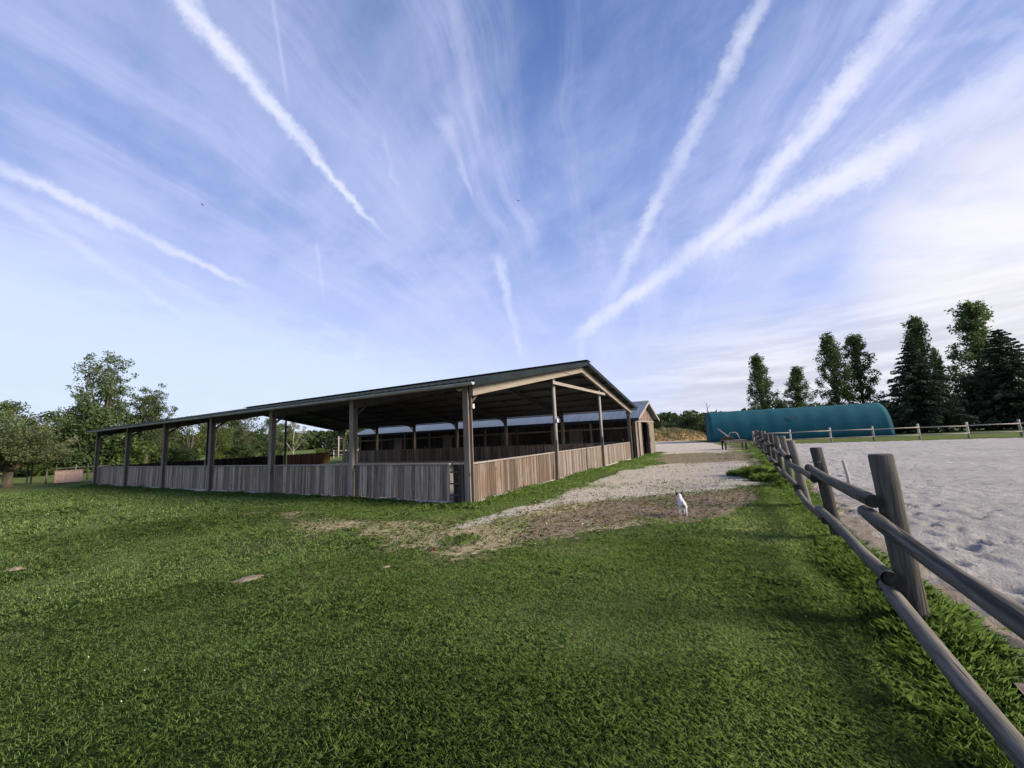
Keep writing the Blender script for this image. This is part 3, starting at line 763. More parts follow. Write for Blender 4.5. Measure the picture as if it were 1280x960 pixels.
for k in range(-1, NP - 1):
    lowr = (k % 2 == 1)            # rails lap alternately high and low at the posts
    x0, x1 = SP * k - .16, SP * (k + 1) + .16
    if k == -1: x0 = -3.4
    for zc, hi_, lo_ in ((0, 1.02, .885), (1, .40, .285)):
        za = zb = (lo_ if lowr else hi_)
        if k == -1: za -= .06 if zc == 0 else .17
        za += rr.uniform(-.012, .012); zb += rr.uniform(-.012, .012)
        lean_a = (leans[k][1] if k >= 0 else .05) * za / 1.38; lean_b = leans[k + 1][1] * zb / 1.38
        rad = .056 if k < 1 else .054
        m = MB(); p = (x0, lean_a + .145, za); q = (x1, lean_b + .145, zb)
        halfround(m, p, q, rad, .30 + .25 * rr.random(), ph=k * 1.7 + zc)
        o = m.build('rail', M['rail_wood'], fe)
        d = (Vector(q) - Vector(p)).normalized()
        if k < 5:
            for c_, s_ in ((p, 1), (q, -1)):
                bpt = Vector(c_) + d * s_ * .15; bm_ = MB(); bm_.tube([bpt + Vector((0, rad - .012, 0)), bpt + Vector((0, rad + .010, 0))], .013, 6); bm_.build('bolt', M['steel_dark'], o)
        
        for c_, s_ in ((p, 1), (q, -1)):
            e = MB(); e.tube([Vector(c_) - d * s_ * .002, Vector(c_) + d * s_ * .012], rad, 14); e.build('cut_end', M['rail_end'], o)

# fence across the far side of the sand
f2 = tag(empty('far_rail_fence', (*F0, 0), math.atan2(FD[1], FD[0])), 'pale two-rail wooden fence across the far end of the sand arena', 'fence')
for k in range(-0, 9):
    s = 1.0 + 3.02 * (k - .32) if k else .1
    m = MB(); h = 1.28 + rr.uniform(-.04, .05)
    m.tube([(0, 0, -.3), (0, rr.uniform(-.03, .03), h)], [.085, .08], 12, rr.random()); m.build('post', M['fence_pale'], f2, (s, 0, 0))
    if k < 8:
        s2 = 1.0 + 3.02 * (k + 1 - .32)
        for z in (.98, .36):
            m = MB(); m.tube([(s - .05, -.1, z + rr.uniform(-.02, .02)), (s2 + .05, -.1, z + rr.uniform(-.02, .02))], .045, 8, rr.random()); m.build('rail', M['fence_pale'], f2)
# pale marker post on the sand
mk = MB(); mk.tube([(0, 0, -.1), (-.02, .03, .4), (-.05, .06, .80)], [.036, .035, .032], 10, .8)
tag(mk.build('marker_post', M['fence_pale'], None, (7.67, 9.57, .02)), 'short pale marker post standing alone on the sand', 'post')

# ------------------------------------------------------------------ teal tunnel hangar
HA = np.array([23.9, 50.0]); HB = np.array([40.2, 43.4])
hd = (HB - HA) / np.linalg.norm(HB - HA); HL = float(np.linalg.norm(HB - HA)); HR = 3.9
hn = np.array([-hd[1], hd[0]])
hg = tag(empty('tunnel_hangar', (*(HA + hn * HR), 0), math.atan2(hd[1], hd[0])), 'teal fabric-covered half-round tunnel hangar behind the sand arena', 'hangar')
nb = 10; na = 28; vs = []; fs = []
xs_ = []
for b in range(nb):
    for i in range(4): xs_.append((b + i / 4) * HL / nb)
xs_.append(HL)
m = MB(); prof = []
for i, x in enumerate(xs_):
    sag = math.sin(PI * (i % 4) / 4) * .035
    for k in range(na + 1):
        a = PI * k / na
        vs.append((x, -(HR - sag) * math.copysign(abs(math.cos(a)) ** .78, math.cos(a)), (3.75 - sag) * math.sin(a) ** .86))
for i in range(len(xs_) - 1):
    for k in range(na): fs.append((i * (na + 1) + k, i * (na + 1) + k + 1, (i + 1) * (na + 1) + k + 1, (i + 1) * (na + 1) + k))
m.add(vs, fs, .5, True); o = m.build('cover', M['hangar_teal'], hg)
md = o.modifiers.new('t', 'SOLIDIFY'); md.thickness = .02
for e, x in enumerate((0.03, HL - .03)):
    m = MB(); pts = [(x, -HR * .985 * math.copysign(abs(math.cos(PI * k / na)) ** .78, math.cos(PI * k / na)), 3.68 * math.sin(PI * k / na) ** .86) for k in range(na + 1)]
    m.add(pts, [tuple(range(na + 1))]); m.build('end_wall', M['hangar_teal'], hg)
plain('hangar_seam', (.020, .105, .130), (.026, .125, .150), .8, .85, spec=.12)
for b in range(nb + 1):
    x = b * HL / nb
    m = MB(); m.tube([(x, -(HR + .006) * math.copysign(abs(math.cos(PI * k / na)) ** .78, math.cos(PI * k / na)), 3.756 * math.sin(PI * k / na) ** .86) for k in range(na + 1)], .018, 6)
    m.build('seam', M['hangar_seam'], hg)
m = MB(); a = R(36); vx = HL * .50
m.add([(vx + .55 * math.cos(q) * (1 + .2 * math.sin(3 * q)), -HR * math.cos(a + .10 * math.sin(q)) ** .78 - .03, 3.75 * math.sin(a + .10 * math.sin(q)) ** .86 + .02) for q in [2 * PI * k / 16 for k in range(16)]], [tuple(range(16))])
m.build('patch', M['hangar_dark'], hg)
m = MB(); m.box((0, -HR - .06, -.05), (HL, -HR + .04, .14)); m.build('ground_beam', M['hangar_dark'], hg)

# ------------------------------------------------------------------ trees
TREES = [
    ('tall_tree', 'airy', -45.04, 44, 13.2, 0.9, 'tallest tree on the left, open grey-green crown with sky showing through', 'trees behind the shelter'),
    ('tall_tree', 'airy2', -42.28, 47, 9.78, 1.0, 'loose grey-green tree just right of the tallest, above the low shelter roof', 'trees behind the shelter'),
    ('pollard_willow', 'willow', -32.12, 26, 5.05, 1.0, 'pollard willow, stubby trunk and round olive crown, at the left edge of the field', 'trees behind the shelter'),
    ('round_tree', 'broad_mid', -76.95, 62, 10.7, 0.9, 'green tree showing over the top of the pollard willow', 'trees behind the shelter'),
    ('round_tree', 'broad_dark', -66.71, 58, 8.38, 1.1, 'dark rounded tree between the pollard willow and the tallest left tree', 'trees behind the shelter'),
    ('round_tree', 'broad_dark', -55.81, 52, 6.89, 1.15, 'dark tree low in front of the tallest left tree', 'trees behind the shelter'),
    ('round_tree', 'broad_mid', -51.41, 53, 7.05, 1.1, 'mid green tree seen above and below the far end of the shelter roof', 'trees behind the shelter'),
    ('round_tree', 'broad_dark', -47.51, 55, 6.45, 1.2, 'dark tree behind the third bay from the low end of the shelter', 'trees behind the shelter'),
    ('round_tree', 'broad_dark', -46.32, 58, 6.77, 1.1, 'dark tree just left of the bright green one behind the shelter', 'trees behind the shelter'),
    ('bright_tree', 'broad_bright', -34.54, 47, 5.58, 0.72, 'bright yellow-green tree framed between two shelter posts', 'trees behind the shelter'),
    ('round_tree', 'broad_dark2', -40.92, 62, 7.22, 0.9, 'dark tree just right of the bright green one behind the shelter', 'trees behind the shelter'),
    ('round_tree', 'broad_mid', -39.34, 66, 6.6, 0.8, 'green tree standing behind the third shelter post from the corner', 'trees behind the shelter'),
    ('forked_tree', 'fork', -30.31, 56, 7.28, 0.85, 'pale forked tree with a loose light green crown seen through the shelter', 'trees behind the shelter'),
    ('blue_conifer', 'conifer2', -27.76, 64, 5.74, 1.1, 'dark bluish conifer seen through the shelter beside its second post', 'trees behind the shelter'),
    ('round_tree', 'broad_dark2', -26.2, 70, 4.83, 0.9, 'dark tree half hidden by the end of the stable block roof', 'trees behind the shelter'),
    ('poplar', 'poplar', 38.07, 62, 12.98, 1.15, 'slim dark poplar behind the left half of the teal hangar', 'poplars behind the hangar'),
    ('poplar', 'poplar2', 49.38, 70, 11.87, 1.3, 'shortest poplar, second from the left behind the teal hangar', 'poplars behind the hangar'),
    ('poplar', 'poplar2', 47.95, 60, 15.32, 1.05, 'narrow poplar, left one of the touching pair over the hangar', 'poplars behind the hangar'),
    ('poplar', 'poplar3', 52.52, 61, 15.24, 1.2, 'loose poplar, right one of the touching pair over the hangar', 'poplars behind the hangar'),
    ('poplar', 'poplar', 59.11, 58, 16.92, 1.0, 'tall poplar rising out of the left dark conifer', 'poplars behind the hangar'),
    ('poplar', 'poplar3', 67.78, 64, 13.22, 0.55, 'thin small poplar top between the two dark conifers', 'poplars behind the hangar'),
    ('poplar', 'poplar3', 63.98, 55, 17.96, 1.3, 'tallest and broadest poplar, rising just left of the right conifer', 'poplars behind the hangar'),
    ('conifer', 'conifer', 50.01, 50, 11.65, 1.15, 'dark spreading conifer at the right end of the teal hangar', 'conifers by the arena'),
    ('conifer', 'conifer2', 58.82, 48, 12.24, 1.22, 'largest dark conifer with drooping branches at the right edge of the photo', 'conifers by the arena'),
    ('round_tree', 'broad_dark2', 56.58, 52, 7.4, 1.0, 'dark leafy tree filling the gap between the two conifers', 'leafy trees by the arena'),
    ('round_tree', 'broad_dark', 58.59, 51, 7.56, 0.8, 'dark leafy tree just left of the largest conifer', 'leafy trees by the arena'),
    ('round_tree', 'broad_dark', 56.82, 55, 6.1, 0.9, 'dark leafy tree close against the left conifer', 'leafy trees by the arena'),
    ('round_tree', 'broad_dark2', 72.16, 57, 4.98, 1.0, 'dark leafy tree cut by the right edge of the photo', 'leafy trees by the arena'),
    ('bush', 'bush_bright', -45.87, 40, 1.91, 1.5, 'bright green bush behind the wire fence of the field', 'bushes along the field'),
    ('bush', 'bush_mid', -45.65, 42, 1.48, 1.4, 'green bush behind the pinkish crate', 'bushes along the field'),
    ('bush', 'bush_dark', -54.12, 45, 2.39, 1.6, 'dark bush in the shade behind the pollard willow', 'bushes along the field'),
    ('bush', 'bush_mid', -46.41, 46, 1.66, 1.6, 'green bush beside the low end post of the shelter', 'bushes along the field'),
    ('bush', 'bush_mid', -43.78, 48, 2.38, 1.8, 'green bush behind the second bay from the low end of the shelter', 'bushes along the field'),
    ('bush', 'bush_dark', -41.27, 50, 2.21, 1.9, 'dark bush left of the bright green tree behind the shelter', 'bushes along the field'),
    ('bush', 'bush_dark', -34.97, 52, 2.28, 1.9, 'dark bush right of the bright green tree behind the shelter', 'bushes along the field'),
    ('bush', 'bush_mid', -33.7, 56, 2.15, 1.5, 'green bush left of the pale forked tree', 'bushes along the field'),
    ('bush', 'bush_bright', -29.27, 62, 1.36, 1.3, 'light green bush right of the pale forked tree', 'bushes along the field'),
    ('bush', 'bush_dark', -25.47, 66, 1.98, 1.4, 'dark bush behind the wooden pole in the paddock', 'bushes along the field'),
    ('hedge_tree', 'bush_dark', 30.98, 82, 3.08, 1.6, 'dark hedge tree behind the straw heap, next to the stable gable', 'hedge trees behind the heap'),
    ('hedge_tree', 'bush_dark', 34.33, 78, 4.17, 1.25, 'spiky dark hedge tree behind the right end of the straw heap', 'hedge trees behind the heap'),
    ('hedge_tree', 'bush_dark', 38.51, 80, 2.67, 1.2, 'dark hedge tree touching the left end of the teal hangar', 'hedge trees behind the heap'),
    ('bush', 'bush_mid', 63.71, 66, 2.23, 1.6, 'green bush low behind the right end of the hangar', 'bushes along the field'),
    ('bush', 'bush_dark', 55.72, 62, 4.45, 1.0, 'dark bush top showing over the right end of the hangar', 'bushes along the field'),
    ('bush', 'bush_dark', 48.6, 74, 6.38, 0.6, 'dark bush top showing over the hangar right of the slim dark poplar', 'bushes along the field'),
    ('round_tree', 'broad_mid', -64.93, 50, 7.99, 1.2, 'green tree cut by the left edge of the photo behind the pollard willow', 'trees behind the shelter'),
    ('round_tree', 'broad_dark2', -50.84, 46, 4.54, 1.5, 'low dark tree right behind the pinkish crate', 'trees behind the shelter'),
    ('round_tree', 'broad_dark2', -55.72, 60, 6.34, 1.3, 'low dark tree behind the second bay from the low end of the shelter', 'trees behind the shelter'),
    ('round_tree', 'broad_mid', -48.37, 70, 6.92, 1.3, 'green tree far behind the gap right of the bright green tree', 'trees behind the shelter'),
    ('round_tree', 'broad_dark', -42.31, 74, 5.95, 1.3, 'dark tree low behind the pale forked tree', 'trees behind the shelter'),
    ('bush', 'bush_mid', -48.44, 43, 4.99, 1.0, 'tall green bush between the pollard willow and the pinkish crate', 'bushes along the field'),
    ('bush', 'bush_dark', -44.51, 42, 5.2, 1.0, 'tall dark bush left of the low end post of the shelter', 'bushes along the field'),
    ('bush', 'bush_mid', -42.72, 44, 4.5, 1.1, 'tall green bush behind the end bay of the shelter', 'bushes along the field'),
    ('bush', 'bush_mid', -47.94, 40, 4.34, 1.2, 'tall green bush behind the right side of the pollard willow', 'bushes along the field'),
]

def leaves(name, C, S, mat, seed, tintc=None, flat=0., down=None):
    """one small folded leaf per centre in C (N,3), half-length S (N,)"""
    g = np.random.default_rng(seed); N = len(C)
    u = g.normal(size=(N, 3)); 
    if down is not None: u = u * .5 + down
    u /= np.linalg.norm(u, axis=1)[:, None]
    w = g.normal(size=(N, 3)); w[:, 2] += flat
    v = np.cross(w, u); v /= np.linalg.norm(v, axis=1)[:, None] + 1e-9
    S = S[:, None]
    nrm = np.cross(u, v)
    V = np.stack([C - u * S, C + v * S * .55 + nrm * S * .12, C + u * S, C - v * S * .55 + nrm * S * .12], 1)
    t = g.random(N) if tintc is None else np.clip(tintc + g.normal(size=N) * .18, 0, 1)
    return quads_mesh(name, V, t, mat)
def limb(m, a, b, r0, r1, rr, bend=.12, n=5):
    a = np.array(a, float); b = np.array(b, float); L = np.linalg.norm(b - a)
    k = np.array([rr.uniform(-1, 1), rr.uniform(-1, 1), rr.uniform(-.3, .8)]) * L * bend
    pts = [a + (b - a) * f + k * math.sin(PI * f) for f in np.linspace(0, 1, n)]
    m.tube(pts, list(np.linspace(r0, r1, n)), 7, .5, wob=.06)
    return pts
def clumps_to_leaves(cl, per, size, g, squash=.8):
    C = []; S = []; TT = []
    for (c, r) in cl:
        n = max(8, int(per * r * r)); d = g.normal(size=(n, 3)); d /= np.linalg.norm(d, axis=1)[:, None]
        rad = r * (g.random(n) ** .45)[:, None] * np.where(g.random(n)[:, None] < .12, 1.35, 1.0)
        C.append(np.array(c) + d * rad * np.array([1, 1, squash])); S.append(size * g.uniform(.55, 1.35, n)); TT.append(np.full(n, g.uniform(.2, .8)))
    return np.concatenate(C), np.concatenate(S), np.concatenate(TT)
def gen_broad(seed, mat, bark, cw=.42, base=.10, nc=46, cr=(.07, .13), per=5200, size=.017, trunk=.022, top=1.0):
    g = np.random.default_rng(seed); rr = random.Random(seed); m = MB(); cl = []
    fork = np.array([rr.uniform(-.02, .02), rr.uniform(-.02, .02), .25])
    limb(m, (0, 0, -.03), fork, trunk * 1.25, trunk * .85, rr, .05)
    mains = []
    for i in range(6):
        a = 2 * PI * i / 6 + rr.uniform(-.4, .4); e = (cw * .55 * math.cos(a), cw * .55 * math.sin(a), rr.uniform(.5, .8) * top)
        mains.append(limb(m, fork, e, trunk * .6, trunk * .18, rr))
    mains.append(limb(m, fork, (rr.uniform(-.03, .03), rr.uniform(-.03, .03), .9 * top), trunk * .7, trunk * .15, rr))
    for i in range(nc):
        z = base + (top - base) * (i + .5) / nc
        f = (z - base) / (top - base)
        prof = math.sin(PI * min(1, .12 + .80 * f) ** 1.0) ** .7 if f < .98 else .3
        a = rr.uniform(0, 2 * PI); q = math.sqrt(rr.uniform(.12, 1))
        r = rr.uniform(*cr); rad = max(0, cw * prof * q * rr.uniform(.82, 1.12) - r * .4)
        c = np.array((rad * math.cos(a), rad * math.sin(a), min(z, top - r * .75)))
        cl.append((c, r))
        mp = mains[rr.randrange(len(mains))]; s = mp[rr.randrange(2, len(mp))]
        if np.linalg.norm(c - s) < .35: limb(m, s, c, trunk * .2, trunk * .06, rr, .1, 4)
    C, S, TT = clumps_to_leaves(cl, per / (cr[1] ** 2) / 40, size, g)
    return m.mesh('trunk', M[bark]), leaves('crown', C, S, M[mat], seed, TT)
def gen_airy(seed, mat, bark, cw=.40):
    g = np.random.default_rng(seed); rr = random.Random(seed); m = MB(); cl = []
    limb(m, (0, 0, -.03), (.0, .01, .3), .022, .016, rr, .04)
    for i in range(20):
        a = i * 2.4 + rr.uniform(-.3, .3); z0 = rr.uniform(.18, .34); f = rr.uniform(0, 1); z1 = .36 + .6 * f
        rad = cw * (.98 - .72 * f) * rr.uniform(.55, .92); e = np.array((rad * math.cos(a), rad * math.sin(a), z1))
        pts = limb(m, (0, 0.01, z0), e, .008, .0018, rr, .12, 7)
        for j in range(18):
            p = pts[rr.randrange(2, 7)] + np.array([rr.gauss(0, .048), rr.gauss(0, .048), rr.gauss(.0, .045)])
            r = rr.uniform(.022, .050)
            if math.hypot(p[0], p[1]) > cw * (1.0 - .58 * max(0, (p[2] - .36) / .6)) or p[2] > 1.0: continue
            cl.append((p, r))
            if j % 4 == 0: limb(m, pts[rr.randrange(2, 7)], p, .0016, .0006, rr, .1, 4)
    for i in range(16):
        a = rr.uniform(0, 2 * PI); rad = cw * rr.uniform(.2, .9); cl.append((np.array((rad * math.cos(a), rad * math.sin(a), rr.uniform(.12, .42))), rr.uniform(.07, .11)))
    C, S, TT = clumps_to_leaves(cl, 34000, .0095, g, .9)
    return m.mesh('trunk', M[bark]), leaves('crown', C, S, M[mat], seed, TT)
def gen_poplar(seed, mat='leaf_mid', cw=.135, dens=1.):
    g = np.random.default_rng(seed); rr = random.Random(seed); m = MB(); cl = []; cw *= .92
    limb(m, (0, 0, -.03), (0, 0, .97), .014, .002, rr, .012, 8)
    n = int(135 * dens)
    for i in range(n):
        f = (i + rr.random()) / n; z0 = .10 + .78 * f; a = rr.uniform(0, 2 * PI)
        env = cw * (min(1, f / .18) ** .6) * (1.0 - .80 * max(0, (f - .30) / .70) ** 1.25)
        rad = env * rr.uniform(.12, 1.05); c = np.array((rad * math.cos(a), rad * math.sin(a), min(.985, z0 + .06 + rad * .75)))
        limb(m, (0, 0, z0), c, .0035, .001, rr, .1, 4)
        for j in range(2): cl.append((c + np.array([rr.gauss(0, .010), rr.gauss(0, .010), rr.gauss(0, .018)]), rr.uniform(.022, .038)))
    for z in (.95, .97, .985): cl.append((np.array((rr.gauss(0, .006), rr.gauss(0, .006), z)), .016))
    C, S, TT = clumps_to_leaves(cl, 52000, .0085, g, 1.25)
    return m.mesh('trunk', M['bark']), leaves('crown', C, S, M[mat], seed, TT)
def gen_conifer(seed, bark='bark', cw=.36, base=.07):
    g = np.random.default_rng(seed); rr = random.Random(seed); m = MB(); C = []; S = []; TT = []; D = []
    limb(m, (0, 0, -.03), (0, 0, .985), .024, .002, rr, .008, 8)
    z = base
    while z < .97:
        f = (z - base) / (1 - base); L = cw * (1 - f) ** .82 * (.62 + .38 * min(1, f / .12)) + .012
        nb = max(5, int(10 * (1 - f) + 4))
        off = rr.uniform(0, 6)
        for k in range(nb):
            a = off + 2 * PI * k / nb + rr.uniform(-.3, .3); l = L * rr.uniform(.68, 1.12); 
            rise = .10 * l; jz = rr.uniform(-.05, .05) * (1 - f); droop = -.30 * l * (1.15 - f)
            pts = []
            for s in np.linspace(0, 1, 7):
                pts.append(np.array((math.cos(a) * l * s, math.sin(a) * l * s, z + jz * s + rise * math.sin(PI * s * .6) + droop * s ** 1.6 + .10 * l * max(0, s - .75))))
            m.tube(pts, list(np.linspace(.0045 * (1.2 - f), .0008, 7)), 5, .5, caps=False)
            nn = int(26 + 330 * l); sp = g.random(nn) ** .75
            t = g.uniform(.2, .8)
            i0 = np.minimum((sp * 6).astype(int), 5); fr = sp * 6 - i0; P = np.array(pts)
            base_ = P[i0] * (1 - fr[:, None]) + P[i0 + 1] * fr[:, None]
            side = np.array((-math.sin(a), math.cos(a), 0)); wdt = .30 * l * (1.05 - sp) + .006
            q = g.uniform(-1, 1, nn)
            base_ = base_ + side * (q * wdt)[:, None]; base_[:, 2] -= np.abs(q) * wdt * .25 + g.random(nn) * .030 * (1.2 - f)
            C.append(base_); S.append(g.uniform(.007, .017, nn) * (1.15 - .4 * f)); TT.append(np.full(nn, t))
            dd = np.array((math.cos(a) * .8, math.sin(a) * .8, -.55)); D.append(np.repeat(dd[None], nn, 0) + side * (q * .6)[:, None])
        z += rr.uniform(.026, .040) * (1.1 - .45 * f)
    C = np.concatenate(C); S = np.concatenate(S); TT = np.concatenate(TT); D = np.concatenate(D)
    return m.mesh('trunk', M[bark]), leaves('crown', C, S, M['needle'], seed, TT, .6, D * 1.3)
def gen_willow(seed):
    g = np.random.default_rng(seed); rr = random.Random(seed); m = MB(); C = []; S = []; TT = []; D = []
    m.tube([(0, 0, -.05), (.0, .0, .05), (.01, .0, .15), (0, .01, .24), (.0, .0, .29)], [.060, .047, .043, .052, .044], 14, .5, wob=.10)
    for k in range(9):
        a = rr.uniform(0, 6.28); m.tube([(.055 * math.cos(a), .055 * math.sin(a), .22), (.085 * math.cos(a), .085 * math.sin(a), .27), (.09 * math.cos(a), .09 * math.sin(a), .31)], [.035, .038, .018], 8, .5, wob=.1)
    for k in range(150):
        a = rr.uniform(0, 2 * PI); el = math.asin(rr.uniform(.22, 1)); l = rr.uniform(.44, .72) * (.55 + .45 * math.sin(el))
        st = np.array((.06 * math.cos(a), .06 * math.sin(a), .27))
        d = np.array((math.cos(a) * math.cos(el), math.sin(a) * math.cos(el), math.sin(el)))
        pts = [st + d * l * s + np.array((math.cos(a), math.sin(a), -.9)) * (.10 * l * s * s * math.cos(el)) + np.array([rr.gauss(0, .008) for _ in range(3)]) * s for s in np.linspace(0, 1, 7)]
        r0 = rr.uniform(.004, .011) if k % 6 else .016
        m.tube(pts, list(np.linspace(r0, .0012, 7)), 5, .5, caps=False)
        nn = 190; sp = .22 + .78 * g.random(nn) ** .8; i0 = np.minimum((sp * 6).astype(int), 5); fr = sp * 6 - i0; P = np.array(pts)
        C.append(P[i0] * (1 - fr[:, None]) + P[i0 + 1] * fr[:, None] + g.normal(size=(nn, 3)) * .018)
        S.append(g.uniform(.008, .017, nn)); TT.append(np.full(nn, g.uniform(.2, .8))); D.append(np.repeat((d * .6 + np.array((0, 0, -.3)))[None], nn, 0))
    return m.mesh('trunk', M['bark']), leaves('crown', np.concatenate(C), np.concatenate(S), M['leaf_olive'], seed, np.concatenate(TT), 0, np.concatenate(D))
def gen_fork(seed):
    g = np.random.default_rng(seed); rr = random.Random(seed); m = MB(); cl = []
    limb(m, (0, 0, -.03), (.01, 0, .16), .026, .021, rr, .03)
    for e in ((-.22, .02, .55), (.24, .05, .60), (.05, -.12, .88), (-.08, .14, .80), (.30, -.1, .42), (-.30, -.05, .45)):
        pts = limb(m, (.01, 0, .15), e, .015, .004, rr, .1, 7)
        for j in range(10):
            p = pts[rr.randrange(2, 7)] + np.array([rr.gauss(0, .085), rr.gauss(0, .085), rr.gauss(.05, .06)]); cl.append((p, rr.uniform(.035, .075)))
            limb(m, pts[rr.randrange(2, 7)], p, .004, .001, rr, .1, 4)
    C, S, TT = clumps_to_leaves(cl, 17000, .013, g, .8)
    return m.mesh('trunk', M['bark_pale']), leaves('crown', C, S, M['leaf_olive'], seed, TT)
def gen_bush(seed, mat):
    return gen_broad(seed, mat, 'bark', cw=.62, base=.03, nc=40, cr=(.13, .24), per=6500, size=.034, trunk=.02)
KIND = {}
def kind(k):
    if k not in KIND:
        KIND[k] = {
            'airy': lambda: gen_airy(17, 'leaf_airy', 'bark'), 'airy2': lambda: gen_airy(12, 'leaf_airy', 'bark', .46),
            'willow': lambda: gen_willow(13), 'fork': lambda: gen_fork(14),
            'broad_mid': lambda: gen_broad(21, 'leaf_mid', 'bark'), 'broad_dark': lambda: gen_broad(22, 'leaf_dark', 'bark'),
            'broad_dark2': lambda: gen_broad(23, 'leaf_dark', 'bark', cw=.38), 'broad_bright': lambda: gen_broad(24, 'leaf_bright', 'bark', cw=.44, nc=60, per=6000),
            'poplar': lambda: gen_poplar(31), 'poplar2': lambda: gen_poplar(32, cw=.15), 'poplar3': lambda: gen_poplar(33, cw=.165, dens=.8),
            'conifer': lambda: gen_conifer(41), 'conifer2': lambda: gen_conifer(42, 'bark_red', .38),
            'bush_dark': lambda: gen_bush(51, 'leaf_dark'), 'bush_mid': lambda: gen_bush(52, 'leaf_mid'), 'bush_bright': lambda: gen_bush(53, 'leaf_bright'),
        }[k]()
    return KIND[k]
CATS = {'poplar': 'poplar', 'bush': 'bush', 'conifer': 'conifer', 'blue_conifer': 'conifer', 'pollard_willow': 'willow'}
for i, (nm, kd, x, y, h, w, label, grp) in enumerate(TREES):
    tr, cr = kind(kd)
    t = tag(empty(nm, (x, y, -.02), (i * 2.4) % 6.28 if kd != 'airy' else 2.2), label, CATS.get(nm, 'tree'), grp)
    t.scale = (h * w, h * w, h)
    link('trunk', tr, t); link('crown', cr, t)

# bare leaning trunk by the hangar
m = MB(); limb(m, (0, 0, -.2), (-.5, .1, 6.1), .14, .04, random.Random(3), .03, 7)
bt = tag(m.build('bare_tree', M['bark'], None, (34.9, 72, 0)), 'thin bare leaning dead tree at the left end of the hangar', 'tree')
m = MB()
for (a, b) in (((-.42, .08, 5.2), (.3, .2, 6.0)), ((-.35, .07, 4.4), (-1.0, -.1, 5.2)), ((-.48, .1, 5.9), (-1.0, .2, 6.5)), ((-.3, .05, 3.6), (.4, -.1, 4.3))): limb(m, a, b, .03, .01, random.Random(5), .1, 4)
m.build('branch', M['bark'], bt)

# far woods: one mass along the skyline
g = np.random.default_rng(77)
NW = 30000; az = R(1) * g.uniform(-75, 76, NW); rad = 230 + g.uniform(-12, 30, NW)
top = 6.5 + 5.5 * fbm(az * 22, az * 0 + 3, 61, 4)
top = np.where(np.abs(az - R(31)) < .05, top + 0, top)
zz = top * g.random(NW) ** .8
C = np.stack([rad * np.sin(az), rad * np.cos(az), zz], -1)
fw = link('far_woods', leaves('far_woods', C, g.uniform(.9, 1.9, NW), M['leaf_dark'], 78))
tag(fw, 'low dark wood far off along the skyline', 'woodland', kind='stuff')

# straw heap
def heap(name, L, Wd, H, seed, mat, n=64):
    X, Y = np.meshgrid(np.linspace(-1.15, 1.15, n), np.linspace(-1.15, 1.15, n // 2))
    r = np.abs(X) ** 2.6 + np.abs(Y) ** 2.2
    Z = H * np.clip(1 - r, -.05, 1) ** .6 * (.72 + .55 * fbm(X * 3, Y * 3, seed, 4)) if False else H * np.sqrt(np.clip(1 - r, 0, 1)) * (.55 + .75 * fbm(X * 3.2 + 5, Y * 2 + 5, seed, 4)) + .12 * (fbm(X * 14, Y * 9, seed + 5, 3) - .5) - .04
    return grid_mesh(name, X * L / 2, Y * Wd / 2, Z, mat, attrs={'tint': fbm(X * 9, Y * 9, 3, 3)})
hp = tag(link('straw_heap', heap('straw_heap', 13, 6, 2.0, 8, M['straw']), None, (23.6, 65, 0)), 'long brown heap of old straw and manure beside the track', 'heap')
hp.rotation_euler = (0, 0, R(-8))
g = np.random.default_rng(5); N = 5200
px_ = g.uniform(-1, 1, N); py_ = g.uniform(-1, .6, N); r = np.abs(px_) ** 2.6 + np.abs(py_) ** 2.2
zz = 2.0 * np.sqrt(np.clip(1 - r, 0, 1)) * (.55 + .75 * fbm(px_ * 3.2 + 5, py_ * 2 + 5, 8, 4))
link('loose_straw', leaves('loose_straw', np.stack([px_ * 6.5, py_ * 3, zz], -1)[zz > .05], g.uniform(.06, .22, N)[zz > .05], M['blade_dry'], 9), hp)['kind'] = 'stuff'

# bare soil patch and old brick in the lawn
X, Y = np.meshgrid(np.linspace(-1.1, 1.1, 40), np.linspace(-1.1, 1.1, 24))
q = np.hypot(X, Y) + (fbm(X * 2 + 3, Y * 2 + 9, 71, 3) - .5) * .9
Z = .035 * sstep(1.0, .4, q) + .014 * (fbm(X * 7, Y * 7, 72, 3) - .5) + float(gz(np.array(-3.58), np.array(5.61)))
pt = link('soil_patch', grid_mesh('soil_patch', X * .26, Y * .15, Z, M['earth_patch'], keep=q < .95), None, (-3.58, 5.61, -.004)); pt.rotation_euler = (0, 0, R(35))
tag(pt, 'bare sandy patch of earth in the lawn', 'soil patch')
for i, (x, y, s) in enumerate([(-7.94, 6.65, .5), (-1.85, 5.83, .35), (-1.72, 4.69, .3)]):
    c = link('soil_patch', pt.data, None, (x, y, -.004)); c.scale = (s, s, 1); c.rotation_euler = (0, 0, i)
    tag(c, ['small pale bare spot in the lawn at the left edge of the photo', 'small pale bare spot in the lawn near the reddish molehill', 'faint bare spot in the dark lawn in front of the small pale one'][i], 'soil patch')
mo = link('molehill', heap('molehill', .22, .2, .085, 15, M['brick_red'], 30), None, (-1.36, 6.62, -.01))
tag(mo, 'small reddish-brown molehill at the edge of the dry grass', 'molehill')

